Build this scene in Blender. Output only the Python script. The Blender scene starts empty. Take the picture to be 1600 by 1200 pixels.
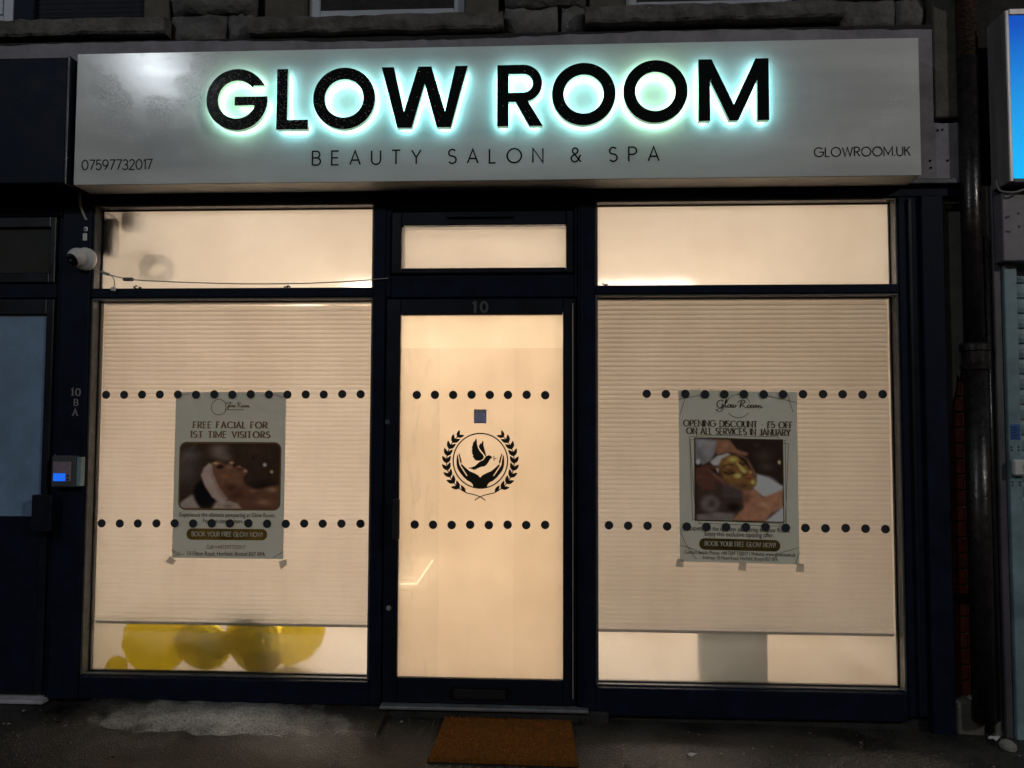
import bpy, bmesh, math, random
import numpy as np
from mathutils import Matrix, Vector

random.seed(7)
rng = np.random.default_rng(11)
sc = bpy.context.scene
COL = sc.collection

# ------------------------------------------------------------------ camera
cam_d = bpy.data.cameras.new("Camera")
cam_d.sensor_width = 36.0
cam_d.lens = 27.0
cam_d.clip_start = 0.05
cam_d.clip_end = 2000.0
cam = bpy.data.objects.new("Camera", cam_d)
COL.objects.link(cam)
right = Vector((0.99889888, 0.04678715, 0.00346235))
down = Vector((0.00110395, 0.05033923, -0.99873157))
fwd = Vector((-0.04690209, 0.99763567, 0.05023215))
rot = Matrix((right, -down, -fwd)).transposed()
cam.matrix_world = Matrix.Translation((0.0, -3.9, 1.47)) @ rot.to_4x4()
sc.camera = cam

# ------------------------------------------------------------------ night sky and faint moon
world = bpy.data.worlds.new("World")
sc.world = world
world.use_nodes = True
wn = world.node_tree.nodes
wl = world.node_tree.links
sky = wn.new("ShaderNodeTexSky")
sky.sky_type = 'NISHITA'
sky.sun_disc = False
sky.sun_elevation = math.radians(-0.5)
sky.sun_rotation = math.radians(20.0)
wn["Background"].inputs["Strength"].default_value = 0.15
wl.new(sky.outputs[0], wn["Background"].inputs["Color"])

sun_d = bpy.data.lights.new("moon_light", 'SUN')
sun_d.energy = 0.02
sun_d.angle = math.radians(8)
sun_d.color = (0.8, 0.88, 1.0)
sun = bpy.data.objects.new("moon_light", sun_d)
COL.objects.link(sun)
sun.rotation_euler = (math.radians(50), 0, math.radians(-35))

sc.view_settings.view_transform = 'Standard'
sc.view_settings.look = 'None'
sc.view_settings.exposure = 0.0
sc.view_settings.gamma = 1.0
sc.view_settings.use_curve_mapping = False
sc.cycles.max_bounces = 7
sc.cycles.transmission_bounces = 6
sc.cycles.diffuse_bounces = 4
sc.cycles.use_adaptive_sampling = True
sc.cycles.adaptive_threshold = 0.02
sc.cycles.sample_clamp_indirect = 6.0
sc.cycles.caustics_reflective = False

# ------------------------------------------------------------------ colour helper
def lin(r, g, b, k=1.0):
    def f(c):
        c /= 255.0
        return c / 12.92 if c <= 0.04045 else ((c + 0.055) / 1.055) ** 2.4
    return (min(1, f(r) * k), min(1, f(g) * k), min(1, f(b) * k), 1.0)

# ------------------------------------------------------------------ materials
MATS = {}

def new_mat(name):
    m = bpy.data.materials.new(name)
    m.use_nodes = True
    MATS[name] = m
    return m, m.node_tree.nodes, m.node_tree.links, m.node_tree.nodes["Principled BSDF"]

def pm(name, col, rough=0.5, metal=0.0, spec=0.5, noise=None, var=0.25, bump=None, rvar=0.0, stretch=(1, 1, 1), emit=None, coat=0.0, tint2=None):
    """Principled material; noise=(scale, detail) breaks up colour and gloss, bump=(scale, strength, distance)."""
    m, n, l, p = new_mat(name)
    p.inputs["Base Color"].default_value = (*col[:3], 1)
    p.inputs["Roughness"].default_value = rough
    p.inputs["Metallic"].default_value = metal
    p.inputs["Specular IOR Level"].default_value = spec
    p.inputs["Coat Weight"].default_value = coat
    p.inputs["Coat Roughness"].default_value = 0.12
    tc = n.new("ShaderNodeTexCoord")
    mp = n.new("ShaderNodeMapping")
    mp.inputs["Scale"].default_value = stretch
    geo = n.new("ShaderNodeNewGeometry")
    l.new(geo.outputs["Position"], mp.inputs["Vector"])
    if noise:
        t = n.new("ShaderNodeTexNoise")
        t.inputs["Scale"].default_value = noise[0]
        t.inputs["Detail"].default_value = noise[1]
        t.inputs["Roughness"].default_value = 0.65
        l.new(mp.outputs[0], t.inputs["Vector"])
        mx = n.new("ShaderNodeMix")
        mx.data_type = 'RGBA'
        c2 = tint2 if tint2 else tuple(c * (1 - var) for c in col[:3])
        c1 = tuple(min(1, c * (1 + var)) for c in col[:3])
        mx.inputs[6].default_value = (*c2[:3], 1)
        mx.inputs[7].default_value = (*c1[:3], 1)
        rmp = n.new("ShaderNodeMapRange")
        rmp.inputs[1].default_value = 0.3
        rmp.inputs[2].default_value = 0.7
        l.new(t.outputs[0], rmp.inputs[0])
        l.new(rmp.outputs[0], mx.inputs[0])
        l.new(mx.outputs[2], p.inputs["Base Color"])
        if rvar:
            r2 = n.new("ShaderNodeMapRange")
            r2.inputs[1].default_value = 0.3
            r2.inputs[2].default_value = 0.7
            r2.inputs[3].default_value = max(0.02, rough - rvar)
            r2.inputs[4].default_value = min(1, rough + rvar)
            l.new(t.outputs[0], r2.inputs[0])
            l.new(r2.outputs[0], p.inputs["Roughness"])
    if bump:
        b = n.new("ShaderNodeBump")
        tb = n.new("ShaderNodeTexNoise")
        tb.inputs["Scale"].default_value = bump[0]
        tb.inputs["Detail"].default_value = 5
        l.new(mp.outputs[0], tb.inputs["Vector"])
        b.inputs["Strength"].default_value = bump[1]
        b.inputs["Distance"].default_value = bump[2]
        l.new(tb.outputs[0], b.inputs["Height"])
        l.new(b.outputs[0], p.inputs["Normal"])
    if emit:
        p.inputs["Emission Color"].default_value = (*emit[0][:3], 1)
        p.inputs["Emission Strength"].default_value = emit[1]
    return m

NAVY = pm("navy_paint", (0.0068, 0.0108, 0.0235), 0.5, spec=0.08, noise=(9, 5), var=0.3, rvar=0.10, bump=(160, 0.05, 0.002))
NAVY_SATIN = pm("navy_frame", (0.0058, 0.0088, 0.018), 0.34, spec=0.3, noise=(6, 4), var=0.25, rvar=0.08)
RUBBER = pm("black_gasket", (0.004, 0.004, 0.005), 0.6)
BEAD = pm("grey_glazing_bead", (0.10, 0.10, 0.10), 0.45, noise=(20, 4), var=0.3)
LEDGE = pm("slate_ledge", (0.06, 0.065, 0.08), 0.5, noise=(12, 5), var=0.35)
BACKING = pm("lilac_render_board", (0.22, 0.21, 0.24), 0.75, noise=(5, 6), var=0.35, bump=(60, 0.3, 0.01))
SOOT = pm("sooty_stone", (0.125, 0.120, 0.118), 0.85, noise=(7, 7), var=0.55, bump=(26, 0.8, 0.02))
DARKSTONE = pm("dark_mortar", (0.022, 0.020, 0.020), 0.9, noise=(12, 6), var=0.4, bump=(40, 0.6, 0.02))
JAMB = pm("bath_stone", (0.085, 0.078, 0.066), 0.85, noise=(6, 7), var=0.35, bump=(30, 0.6, 0.015))
SILL = pm("weathered_sill", (0.10, 0.093, 0.087), 0.85, noise=(8, 7), var=0.65, bump=(22, 0.8, 0.03))
RENDER = pm("cream_render", (0.11, 0.105, 0.092), 0.85, noise=(5, 7), var=0.3, bump=(50, 0.4, 0.01))
BRICK = pm("glazed_red_brick", (0.13, 0.034, 0.022), 0.35, noise=(14, 5), var=0.45, rvar=0.12, bump=(40, 0.25, 0.01))
MORTAR = pm("pale_mortar", (0.22, 0.19, 0.16), 0.9, noise=(25, 5), var=0.3)
UPVC = pm("white_upvc", (0.42, 0.45, 0.52), 0.35, noise=(5, 4), var=0.12)
PIPE = pm("black_cast_iron", (0.014, 0.011, 0.012), 0.32, noise=(18, 6), var=0.5, rvar=0.12, bump=(45, 0.3, 0.006))
RUST = pm("rusty_iron", (0.05, 0.026, 0.016), 0.8, noise=(30, 6), var=0.7, bump=(60, 0.8, 0.01))
STEEL = pm("galvanised_steel", (0.19, 0.29, 0.33), 0.5, metal=0.0, noise=(7, 6), var=0.3, rvar=0.1, bump=(70, 0.1, 0.004))
POSTG = pm("grey_green_post", (0.13, 0.14, 0.13), 0.55, noise=(7, 6), var=0.3)
POSTP = pm("mauve_steel_post", (0.075, 0.068, 0.082), 0.5, noise=(8, 6), var=0.3)
HOUSING = pm("grey_shutter_housing", (0.17, 0.155, 0.18), 0.55, noise=(5, 6), var=0.3)
ALU = pm("brushed_aluminium", (0.42, 0.40, 0.41), 0.35, metal=0.5, noise=(9, 5), var=0.35, stretch=(1, 1, 0.15))
WHITEP = pm("white_plastic", (0.62, 0.62, 0.62), 0.35, noise=(25, 4), var=0.08)
BLACKGL = pm("black_gloss", (0.004, 0.004, 0.004), 0.12)
CABLE = pm("grey_cable", (0.32, 0.31, 0.29), 0.5)
CABLE_D = pm("dark_cable", (0.10, 0.095, 0.085), 0.5)
SILVER = pm("silver_numerals", (0.34, 0.33, 0.33), 0.35, metal=0.5)
GREYNUM = pm("grey_numerals", (0.10, 0.11, 0.125), 0.4, metal=0.3)
INK = pm("black_vinyl", (0.006, 0.006, 0.006), 0.35)
DOTM = pm("slate_vinyl_dot", (0.040, 0.045, 0.050), 0.45, noise=(120, 3), var=0.2)
EMBM = pm("olive_black_vinyl", (0.032, 0.030, 0.022), 0.45, noise=(120, 3), var=0.2)
SOFFIT = pm("sign_tray", (0.46, 0.45, 0.43), 0.4, noise=(4, 5), var=0.15)
CREAMWALL = pm("cream_interior_wall", (0.80, 0.76, 0.70), 0.8, noise=(2, 3), var=0.05)
FLOORIN = pm("pale_interior_floor", (0.60, 0.54, 0.46), 0.4, noise=(6, 3), var=0.1)
GOLDF = pm("crinkled_gold_foil", (0.98, 0.80, 0.03), 0.16, metal=1.0, bump=(6, 0.9, 0.10))
GOLDT = pm("thin_gold_foil", (0.98, 0.68, 0.02), 0.2, metal=0.7, bump=(9, 0.9, 0.07))
def see_through(m, col, k):
    n = m.node_tree.nodes; l = m.node_tree.links
    tr = n.new("ShaderNodeBsdfTranslucent"); tr.inputs["Color"].default_value = (*col, 1)
    mx = n.new("ShaderNodeMixShader"); mx.inputs[0].default_value = k
    l.new(n["Principled BSDF"].outputs[0], mx.inputs[1]); l.new(tr.outputs[0], mx.inputs[2]); l.new(mx.outputs[0], n["Material Output"].inputs["Surface"])
GREYBOX = pm("grey_acrylic", (0.55, 0.58, 0.58), 0.5, noise=(5, 4), var=0.1)
see_through(GOLDT, (1.0, 0.90, 0.02), 0.76)
see_through(GOLDF, (1.0, 0.90, 0.02), 0.42)
see_through(GREYBOX, (0.80, 0.84, 0.86), 0.65)
DEVICE = pm("dark_grey_casing", (0.06, 0.065, 0.075), 0.5)
TAPE = pm("translucent_tape", (0.45, 0.43, 0.37), 0.4)
see_through(TAPE, (0.8, 0.78, 0.72), 0.35)
PAPERSCRAP = pm("paper_scrap", (0.55, 0.54, 0.56), 0.8)
STONEBIT = pm("pale_pebble", (0.26, 0.24, 0.22), 0.8, noise=(60, 4), var=0.4)
WEED = pm("moss_green", (0.035, 0.055, 0.016), 0.7, noise=(90, 4), var=0.5)
DARKGL = pm("dark_window_glass", (0.016, 0.020, 0.026), 0.14, noise=(4, 4), var=0.3, rvar=0.05)
FROSTD = pm("grey_frosted_glass", (0.19, 0.29, 0.44), 0.25, noise=(2.5, 5), var=0.22, rvar=0.12)
CURTAIN = pm("pale_curtain", (0.30, 0.28, 0.29), 0.8, noise=(9, 3), var=0.25, stretch=(1, 1, 0.1))
THRESH = pm("aluminium_threshold", (0.30, 0.31, 0.33), 0.4, metal=0.6, noise=(14, 5), var=0.35)
THRESHW = pm("pale_threshold", (0.42, 0.40, 0.45), 0.5, noise=(14, 5), var=0.25)
POLE = pm("grey_lamp_post", (0.2, 0.21, 0.22), 0.5)

# satin sign panel with rain film
def sign_face():
    m, n, l, p = new_mat("satin_sign_panel")
    geo = n.new("ShaderNodeNewGeometry")
    p.inputs["Base Color"].default_value = (0.40, 0.415, 0.42, 1)
    p.inputs["Metallic"].default_value = 0.0
    p.inputs["Specular IOR Level"].default_value = 0.35
    t = n.new("ShaderNodeTexNoise"); t.inputs["Scale"].default_value = 2.2; t.inputs["Detail"].default_value = 5
    mpb = n.new("ShaderNodeMapping"); mpb.inputs["Scale"].default_value = (0.55, 1, 2.6)
    l.new(geo.outputs["Position"], mpb.inputs["Vector"]); l.new(mpb.outputs[0], t.inputs["Vector"])
    rr = n.new("ShaderNodeMapRange"); rr.inputs[1].default_value = 0.3; rr.inputs[2].default_value = 0.7
    rr.inputs[3].default_value = 0.13; rr.inputs[4].default_value = 0.20
    l.new(t.outputs[0], rr.inputs[0]); l.new(rr.outputs[0], p.inputs["Roughness"])
    mx = n.new("ShaderNodeMix"); mx.data_type = 'RGBA'
    mx.inputs[6].default_value = (0.40, 0.415, 0.43, 1); mx.inputs[7].default_value = (0.86, 0.86, 0.85, 1)
    l.new(t.outputs[0], mx.inputs[0]); l.new(mx.outputs[2], p.inputs["Base Color"])
    # fine droplets in patches
    v = n.new("ShaderNodeTexVoronoi"); v.inputs["Scale"].default_value = 210
    l.new(geo.outputs["Position"], v.inputs["Vector"])
    d = n.new("ShaderNodeMapRange"); d.inputs[1].default_value = 0.0; d.inputs[2].default_value = 0.42
    d.inputs[3].default_value = 1.0; d.inputs[4].default_value = 0.0
    l.new(v.outputs["Distance"], d.inputs[0])
    t2 = n.new("ShaderNodeTexNoise"); t2.inputs["Scale"].default_value = 5; t2.inputs["Detail"].default_value = 3
    l.new(geo.outputs["Position"], t2.inputs["Vector"])
    msk = n.new("ShaderNodeMapRange"); msk.inputs[1].default_value = 0.48; msk.inputs[2].default_value = 0.62
    l.new(t2.outputs[0], msk.inputs[0])
    mul = n.new("ShaderNodeMath"); mul.operation = 'MULTIPLY'
    l.new(d.outputs[0], mul.inputs[0]); l.new(msk.outputs[0], mul.inputs[1])
    b = n.new("ShaderNodeBump"); b.inputs["Strength"].default_value = 0.6; b.inputs["Distance"].default_value = 0.002
    l.new(mul.outputs[0], b.inputs["Height"])
    t4 = n.new("ShaderNodeTexNoise"); t4.inputs["Scale"].default_value = 330; t4.inputs["Detail"].default_value = 2
    l.new(geo.outputs["Position"], t4.inputs["Vector"])
    b4 = n.new("ShaderNodeBump"); b4.inputs["Strength"].default_value = 0.07; b4.inputs["Distance"].default_value = 0.0012
    l.new(t4.outputs[0], b4.inputs["Height"]); l.new(b.outputs[0], b4.inputs["Normal"]); l.new(b4.outputs[0], p.inputs["Normal"])
    return m
SIGNFACE = sign_face()

LETTERFACE = pm("black_letter_face", (0.0030, 0.0030, 0.0030), 0.10, spec=0.35, noise=(30, 4), var=0.3, rvar=0.03)
DROP = pm("rain_drop", (0.30, 0.28, 0.26), 0.2, spec=1.0)  # pale base colour paints in the sparkle of the drops

def emit_mat(name, col, s, base=(0.35, 0.36, 0.27)):
    m, n, l, p = new_mat(name)
    p.inputs["Base Color"].default_value = (*base, 1)
    p.inputs["Emission Color"].default_value = (*col, 1)
    p.inputs["Emission Strength"].default_value = s
    return m

# frosted pane: part of the light scatters in the film, part passes through blurred
def frosted(name, trans=0.5, rough=0.45, tint=(0.96, 0.95, 0.93), ior=1.14, streak=0.35, scale=1.0, stain=0.0, mist=None):
    m, n, l, p = new_mat(name)
    n.remove(p)
    out = n["Material Output"]
    geo = n.new("ShaderNodeNewGeometry")
    mp = n.new("ShaderNodeMapping"); mp.inputs["Scale"].default_value = (9 * scale, 1, 1.1 * scale)
    l.new(geo.outputs["Position"], mp.inputs["Vector"])
    t = n.new("ShaderNodeTexNoise"); t.inputs["Scale"].default_value = 1.6; t.inputs["Detail"].default_value = 7; t.inputs["Roughness"].default_value = 0.6
    l.new(mp.outputs[0], t.inputs["Vector"])
    t2 = n.new("ShaderNodeTexNoise"); t2.inputs["Scale"].default_value = 2.4; t2.inputs["Detail"].default_value = 6
    l.new(geo.outputs["Position"], t2.inputs["Vector"])
    ad = n.new("ShaderNodeMath"); ad.operation = 'ADD'
    l.new(t.outputs[0], ad.inputs[0]); l.new(t2.outputs[0], ad.inputs[1])
    fac = n.new("ShaderNodeMapRange"); fac.inputs[1].default_value = 0.7; fac.inputs[2].default_value = 1.3
    fac.inputs[3].default_value = min(1, trans * (1 + streak)); fac.inputs[4].default_value = trans * (1 - streak)
    l.new(ad.outputs[0], fac.inputs[0])
    colr = n.new("ShaderNodeMix"); colr.data_type = 'RGBA'
    colr.inputs[6].default_value = (tint[0] * 0.90, tint[1] * 0.88, tint[2] * 0.86, 1)
    colr.inputs[7].default_value = (*tint, 1)
    mr = n.new("ShaderNodeMapRange"); mr.inputs[1].default_value = 0.3; mr.inputs[2].default_value = 0.62
    l.new(t2.outputs[0], mr.inputs[0]); l.new(mr.outputs[0], colr.inputs[0])
    if stain:
        mp3 = n.new("ShaderNodeMapping"); mp3.inputs["Scale"].default_value = (14, 1, 2.6)
        l.new(geo.outputs["Position"], mp3.inputs["Vector"])
        t3 = n.new("ShaderNodeTexNoise"); t3.inputs["Scale"].default_value = 1.3; t3.inputs["Detail"].default_value = 9; t3.inputs["Roughness"].default_value = 0.7; t3.inputs["Distortion"].default_value = 0.6
        l.new(mp3.outputs[0], t3.inputs["Vector"])
        m3 = n.new("ShaderNodeMapRange"); m3.inputs[1].default_value = 0.55; m3.inputs[2].default_value = 0.70; m3.inputs[4].default_value = stain
        l.new(t3.outputs[0], m3.inputs[0])
        c3 = n.new("ShaderNodeMix"); c3.data_type = 'RGBA'; c3.inputs[7].default_value = (0.45, 0.40, 0.34, 1)
        l.new(m3.outputs[0], c3.inputs[0]); l.new(colr.outputs[2], c3.inputs[6])
        colr = c3
    tr = n.new("ShaderNodeBsdfTranslucent"); l.new(colr.outputs[2], tr.inputs["Color"])
    rf = n.new("ShaderNodeBsdfRefraction"); rf.inputs["IOR"].default_value = ior; rf.inputs["Roughness"].default_value = rough
    l.new(colr.outputs[2], rf.inputs["Color"])
    if mist:
        sp = n.new("ShaderNodeSeparateXYZ"); l.new(geo.outputs["Position"], sp.inputs[0])
        mz = n.new("ShaderNodeMapRange"); mz.inputs[1].default_value = 0.36; mz.inputs[2].default_value = 0.46
        mz.inputs[3].default_value = mist; mz.inputs[4].default_value = rough
        l.new(sp.outputs["Z"], mz.inputs[0]); l.new(mz.outputs[0], rf.inputs["Roughness"])
    mix = n.new("ShaderNodeMixShader")
    l.new(fac.outputs[0], mix.inputs[0]); l.new(rf.outputs[0], mix.inputs[1]); l.new(tr.outputs[0], mix.inputs[2])
    df = n.new("ShaderNodeBsdfDiffuse"); df.inputs["Color"].default_value = (0.35, 0.35, 0.34, 1)
    mixd = n.new("ShaderNodeMixShader"); mixd.inputs[0].default_value = 0.06
    l.new(mix.outputs[0], mixd.inputs[1]); l.new(df.outputs[0], mixd.inputs[2])
    gl = n.new("ShaderNodeBsdfGlossy"); gl.inputs["Roughness"].default_value = 0.06
    fr = n.new("ShaderNodeFresnel"); fr.inputs["IOR"].default_value = 1.45
    mix2 = n.new("ShaderNodeMixShader")
    l.new(fr.outputs[0], mix2.inputs[0]); l.new(mixd.outputs[0], mix2.inputs[1]); l.new(gl.outputs[0], mix2.inputs[2])
    l.new(mix2.outputs[0], out.inputs["Surface"])
    return m
PANE_WIN = frosted("misted_window_glass", 0.13, 0.22, streak=0.25, ior=1.10, mist=0.50)
PANE_TR = frosted("frosted_transom_glass", 0.60, 0.40, streak=0.15, scale=0.5)
PANE_DOOR = frosted("frosted_door_film", 0.72, 0.5, streak=0.2)
PANE_DOOR2 = frosted("clearer_door_glass", 0.86, 0.3, tint=(0.79, 0.70, 0.56), streak=0.05)

def slat_mat(name="white_blind_slat", k=1.0):
    m, n, l, p = new_mat(name)
    n.remove(p)
    out = n["Material Output"]
    tr = n.new("ShaderNodeBsdfTranslucent"); tr.inputs["Color"].default_value = (0.93 * k, 0.89 * k, 0.85 * k, 1)
    df = n.new("ShaderNodeBsdfDiffuse"); df.inputs["Color"].default_value = (0.80, 0.78, 0.76, 1)
    mx = n.new("ShaderNodeMixShader"); mx.inputs[0].default_value = 0.30
    l.new(tr.outputs[0], mx.inputs[1]); l.new(df.outputs[0], mx.inputs[2]); l.new(mx.outputs[0], out.inputs["Surface"])
    return m
SLAT = slat_mat()
SLAT_R = slat_mat("dimmed_blind_slat", 0.74)  # weaker glow of the right window is put into the slat colour
RAILM = pm("grey_blind_rail", (0.36, 0.37, 0.38), 0.5)
see_through(RAILM, (0.7, 0.72, 0.75), 0.45)

def paper_mat(name, col):
    m, n, l, p = new_mat(name)
    p.inputs["Base Color"].default_value = (*col, 1)
    p.inputs["Roughness"].default_value = 0.42
    out = n["Material Output"]
    geo = n.new("ShaderNodeNewGeometry")
    tb = n.new("ShaderNodeTexNoise"); tb.inputs["Scale"].default_value = 6; tb.inputs["Detail"].default_value = 4
    l.new(geo.outputs["Position"], tb.inputs["Vector"])
    b = n.new("ShaderNodeBump"); b.inputs["Strength"].default_value = 0.5; b.inputs["Distance"].default_value = 0.02
    l.new(tb.outputs[0], b.inputs["Height"]); l.new(b.outputs[0], p.inputs["Normal"])
    tr = n.new("ShaderNodeBsdfTranslucent"); tr.inputs["Color"].default_value = (0.8, 0.78, 0.70, 1)
    mx = n.new("ShaderNodeMixShader"); mx.inputs[0].default_value = 0.13
    l.new(p.outputs[0], mx.inputs[1]); l.new(tr.outputs[0], mx.inputs[2]); l.new(mx.outputs[0], out.inputs["Surface"])
    return m
PAPER = paper_mat("poster_paper", (0.80, 0.82, 0.72))
GOLDINK = pm("bronze_print", (0.25, 0.145, 0.06), 0.5)
BROWNINK = pm("dark_brown_print", (0.085, 0.055, 0.03), 0.5)
GREYINK = pm("dark_grey_print", (0.05, 0.045, 0.04), 0.5)
FADEINK = pm("faint_bronze_print", (0.27, 0.23, 0.16), 0.5)
BTN = pm("bronze_button_print", (0.20, 0.115, 0.02), 0.45, noise=(9, 2), var=0.45)
BTN2 = pm("dark_bronze_button_print", (0.105, 0.07, 0.018), 0.45, noise=(9, 2), var=0.45)
CREAMINK = pm("cream_print", (0.62, 0.58, 0.46), 0.5)
GREENINK = pm("olive_line_print", (0.10, 0.10, 0.06), 0.5)

def vcol_mat(name):
    m, n, l, p = new_mat(name)
    a = n.new("ShaderNodeVertexColor"); a.layer_name = "print"
    l.new(a.outputs["Color"], p.inputs["Base Color"])
    p.inputs["Roughness"].default_value = 0.4
    return m
PHOTO = vcol_mat("printed_picture")
for m_ in (PHOTO, GOLDINK, BROWNINK, GREYINK, FADEINK, BTN, BTN2, CREAMINK, GREENINK, DOTM, EMBM, INK):
    m_.node_tree.nodes["Principled BSDF"].inputs["Specular IOR Level"].default_value = 0.12

# ground materials
def asphalt():
    m, n, l, p = new_mat("wet_asphalt")
    geo = n.new("ShaderNodeNewGeometry")
    v = n.new("ShaderNodeTexVoronoi"); v.inputs["Scale"].default_value = 130
    l.new(geo.outputs["Position"], v.inputs["Vector"])
    t = n.new("ShaderNodeTexNoise"); t.inputs["Scale"].default_value = 3.2; t.inputs["Detail"].default_value = 8; t.inputs["Roughness"].default_value = 0.7
    l.new(geo.outputs["Position"], t.inputs["Vector"])
    mx = n.new("ShaderNodeMix"); mx.data_type = 'RGBA'
    mx.inputs[6].default_value = (0.006, 0.0048, 0.004, 1); mx.inputs[7].default_value = (0.064, 0.049, 0.039, 1)
    mr = n.new("ShaderNodeMapRange"); mr.inputs[1].default_value = 0.33; mr.inputs[2].default_value = 0.68
    l.new(t.outputs[0], mr.inputs[0]); l.new(mr.outputs[0], mx.inputs[0])
    mx2 = n.new("ShaderNodeMix"); mx2.data_type = 'RGBA'; mx2.blend_type = 'MULTIPLY'; mx2.inputs[0].default_value = 0.7
    l.new(mx.outputs[2], mx2.inputs[6]); l.new(v.outputs["Color"], mx2.inputs[7])
    hs = n.new("ShaderNodeHueSaturation"); hs.inputs["Saturation"].default_value = 0.45; hs.inputs["Value"].default_value = 1.15
    l.new(mx2.outputs[2], hs.inputs["Color"]); l.new(hs.outputs[0], p.inputs["Base Color"])
    r = n.new("ShaderNodeMapRange"); r.inputs[1].default_value = 0.35; r.inputs[2].default_value = 0.65; r.inputs[3].default_value = 0.26; r.inputs[4].default_value = 0.62
    l.new(t.outputs[0], r.inputs[0]); l.new(r.outputs[0], p.inputs["Roughness"])
    b = n.new("ShaderNodeBump"); b.inputs["Strength"].default_value = 0.9; b.inputs["Distance"].default_value = 0.006
    l.new(v.outputs["Distance"], b.inputs["Height"])
    b2 = n.new("ShaderNodeBump"); b2.inputs["Strength"].default_value = 0.6; b2.inputs["Distance"].default_value = 0.02
    l.new(t.outputs[0], b2.inputs["Height"]); l.new(b.outputs[0], b2.inputs["Normal"]); l.new(b2.outputs[0], p.inputs["Normal"])
    return m
ASPHALT = asphalt()
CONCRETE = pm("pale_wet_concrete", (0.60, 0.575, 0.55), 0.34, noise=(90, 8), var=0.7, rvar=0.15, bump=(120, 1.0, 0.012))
def painted_sheen():
    # pale patch paints the light sheen into the concrete; the rest is dark and wet
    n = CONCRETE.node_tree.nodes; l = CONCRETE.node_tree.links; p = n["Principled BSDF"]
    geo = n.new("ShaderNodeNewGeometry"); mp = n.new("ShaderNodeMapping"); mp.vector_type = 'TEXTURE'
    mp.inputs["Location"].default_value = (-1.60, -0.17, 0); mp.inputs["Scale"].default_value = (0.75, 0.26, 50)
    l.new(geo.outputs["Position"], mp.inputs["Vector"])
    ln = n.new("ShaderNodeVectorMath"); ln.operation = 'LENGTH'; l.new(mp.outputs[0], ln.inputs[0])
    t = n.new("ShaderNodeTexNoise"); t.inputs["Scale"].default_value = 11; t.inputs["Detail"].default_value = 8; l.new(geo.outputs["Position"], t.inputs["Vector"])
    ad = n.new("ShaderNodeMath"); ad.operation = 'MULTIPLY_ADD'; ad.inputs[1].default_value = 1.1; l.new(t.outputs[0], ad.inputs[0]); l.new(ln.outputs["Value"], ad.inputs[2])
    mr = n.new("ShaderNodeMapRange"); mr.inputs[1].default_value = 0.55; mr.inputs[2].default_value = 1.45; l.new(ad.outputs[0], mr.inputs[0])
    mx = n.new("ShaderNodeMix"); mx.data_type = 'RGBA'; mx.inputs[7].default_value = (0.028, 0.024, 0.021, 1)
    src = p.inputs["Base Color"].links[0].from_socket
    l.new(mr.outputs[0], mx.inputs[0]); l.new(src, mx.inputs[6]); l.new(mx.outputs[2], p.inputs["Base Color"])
painted_sheen()
COIR = pm("brown_coir", (0.145, 0.052, 0.010), 0.95, noise=(150, 5), var=0.5, spec=0.1)

# ------------------------------------------------------------------ object helpers
def tag(o, label=None, cat=None, group=None, kind=None):
    if label: o["label"] = label
    if cat: o["category"] = cat
    if group: o["group"] = group
    if kind: o["kind"] = kind
    return o

def empty(name, loc, label=None, cat=None, group=None):
    o = bpy.data.objects.new(name, None)
    o.empty_display_size = 0.1
    o.location = loc
    COL.objects.link(o)
    return tag(o, label, cat, group)

def wloc(o):
    p = Vector((0, 0, 0))
    while o is not None:
        p += o.location
        o = o.parent
    return p

def link(name, me, mat=None, parent=None, loc=None, smooth=False):
    o = bpy.data.objects.new(name, me)
    if mat and not me.materials:
        me.materials.append(mat)
    COL.objects.link(o)
    w = Vector(loc) if loc is not None else Vector((0, 0, 0))
    if parent is not None:
        o.parent = parent
        o.location = w - wloc(parent)
    else:
        o.location = w
    if smooth:
        for f in me.polygons: f.use_smooth = True
    return o

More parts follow.
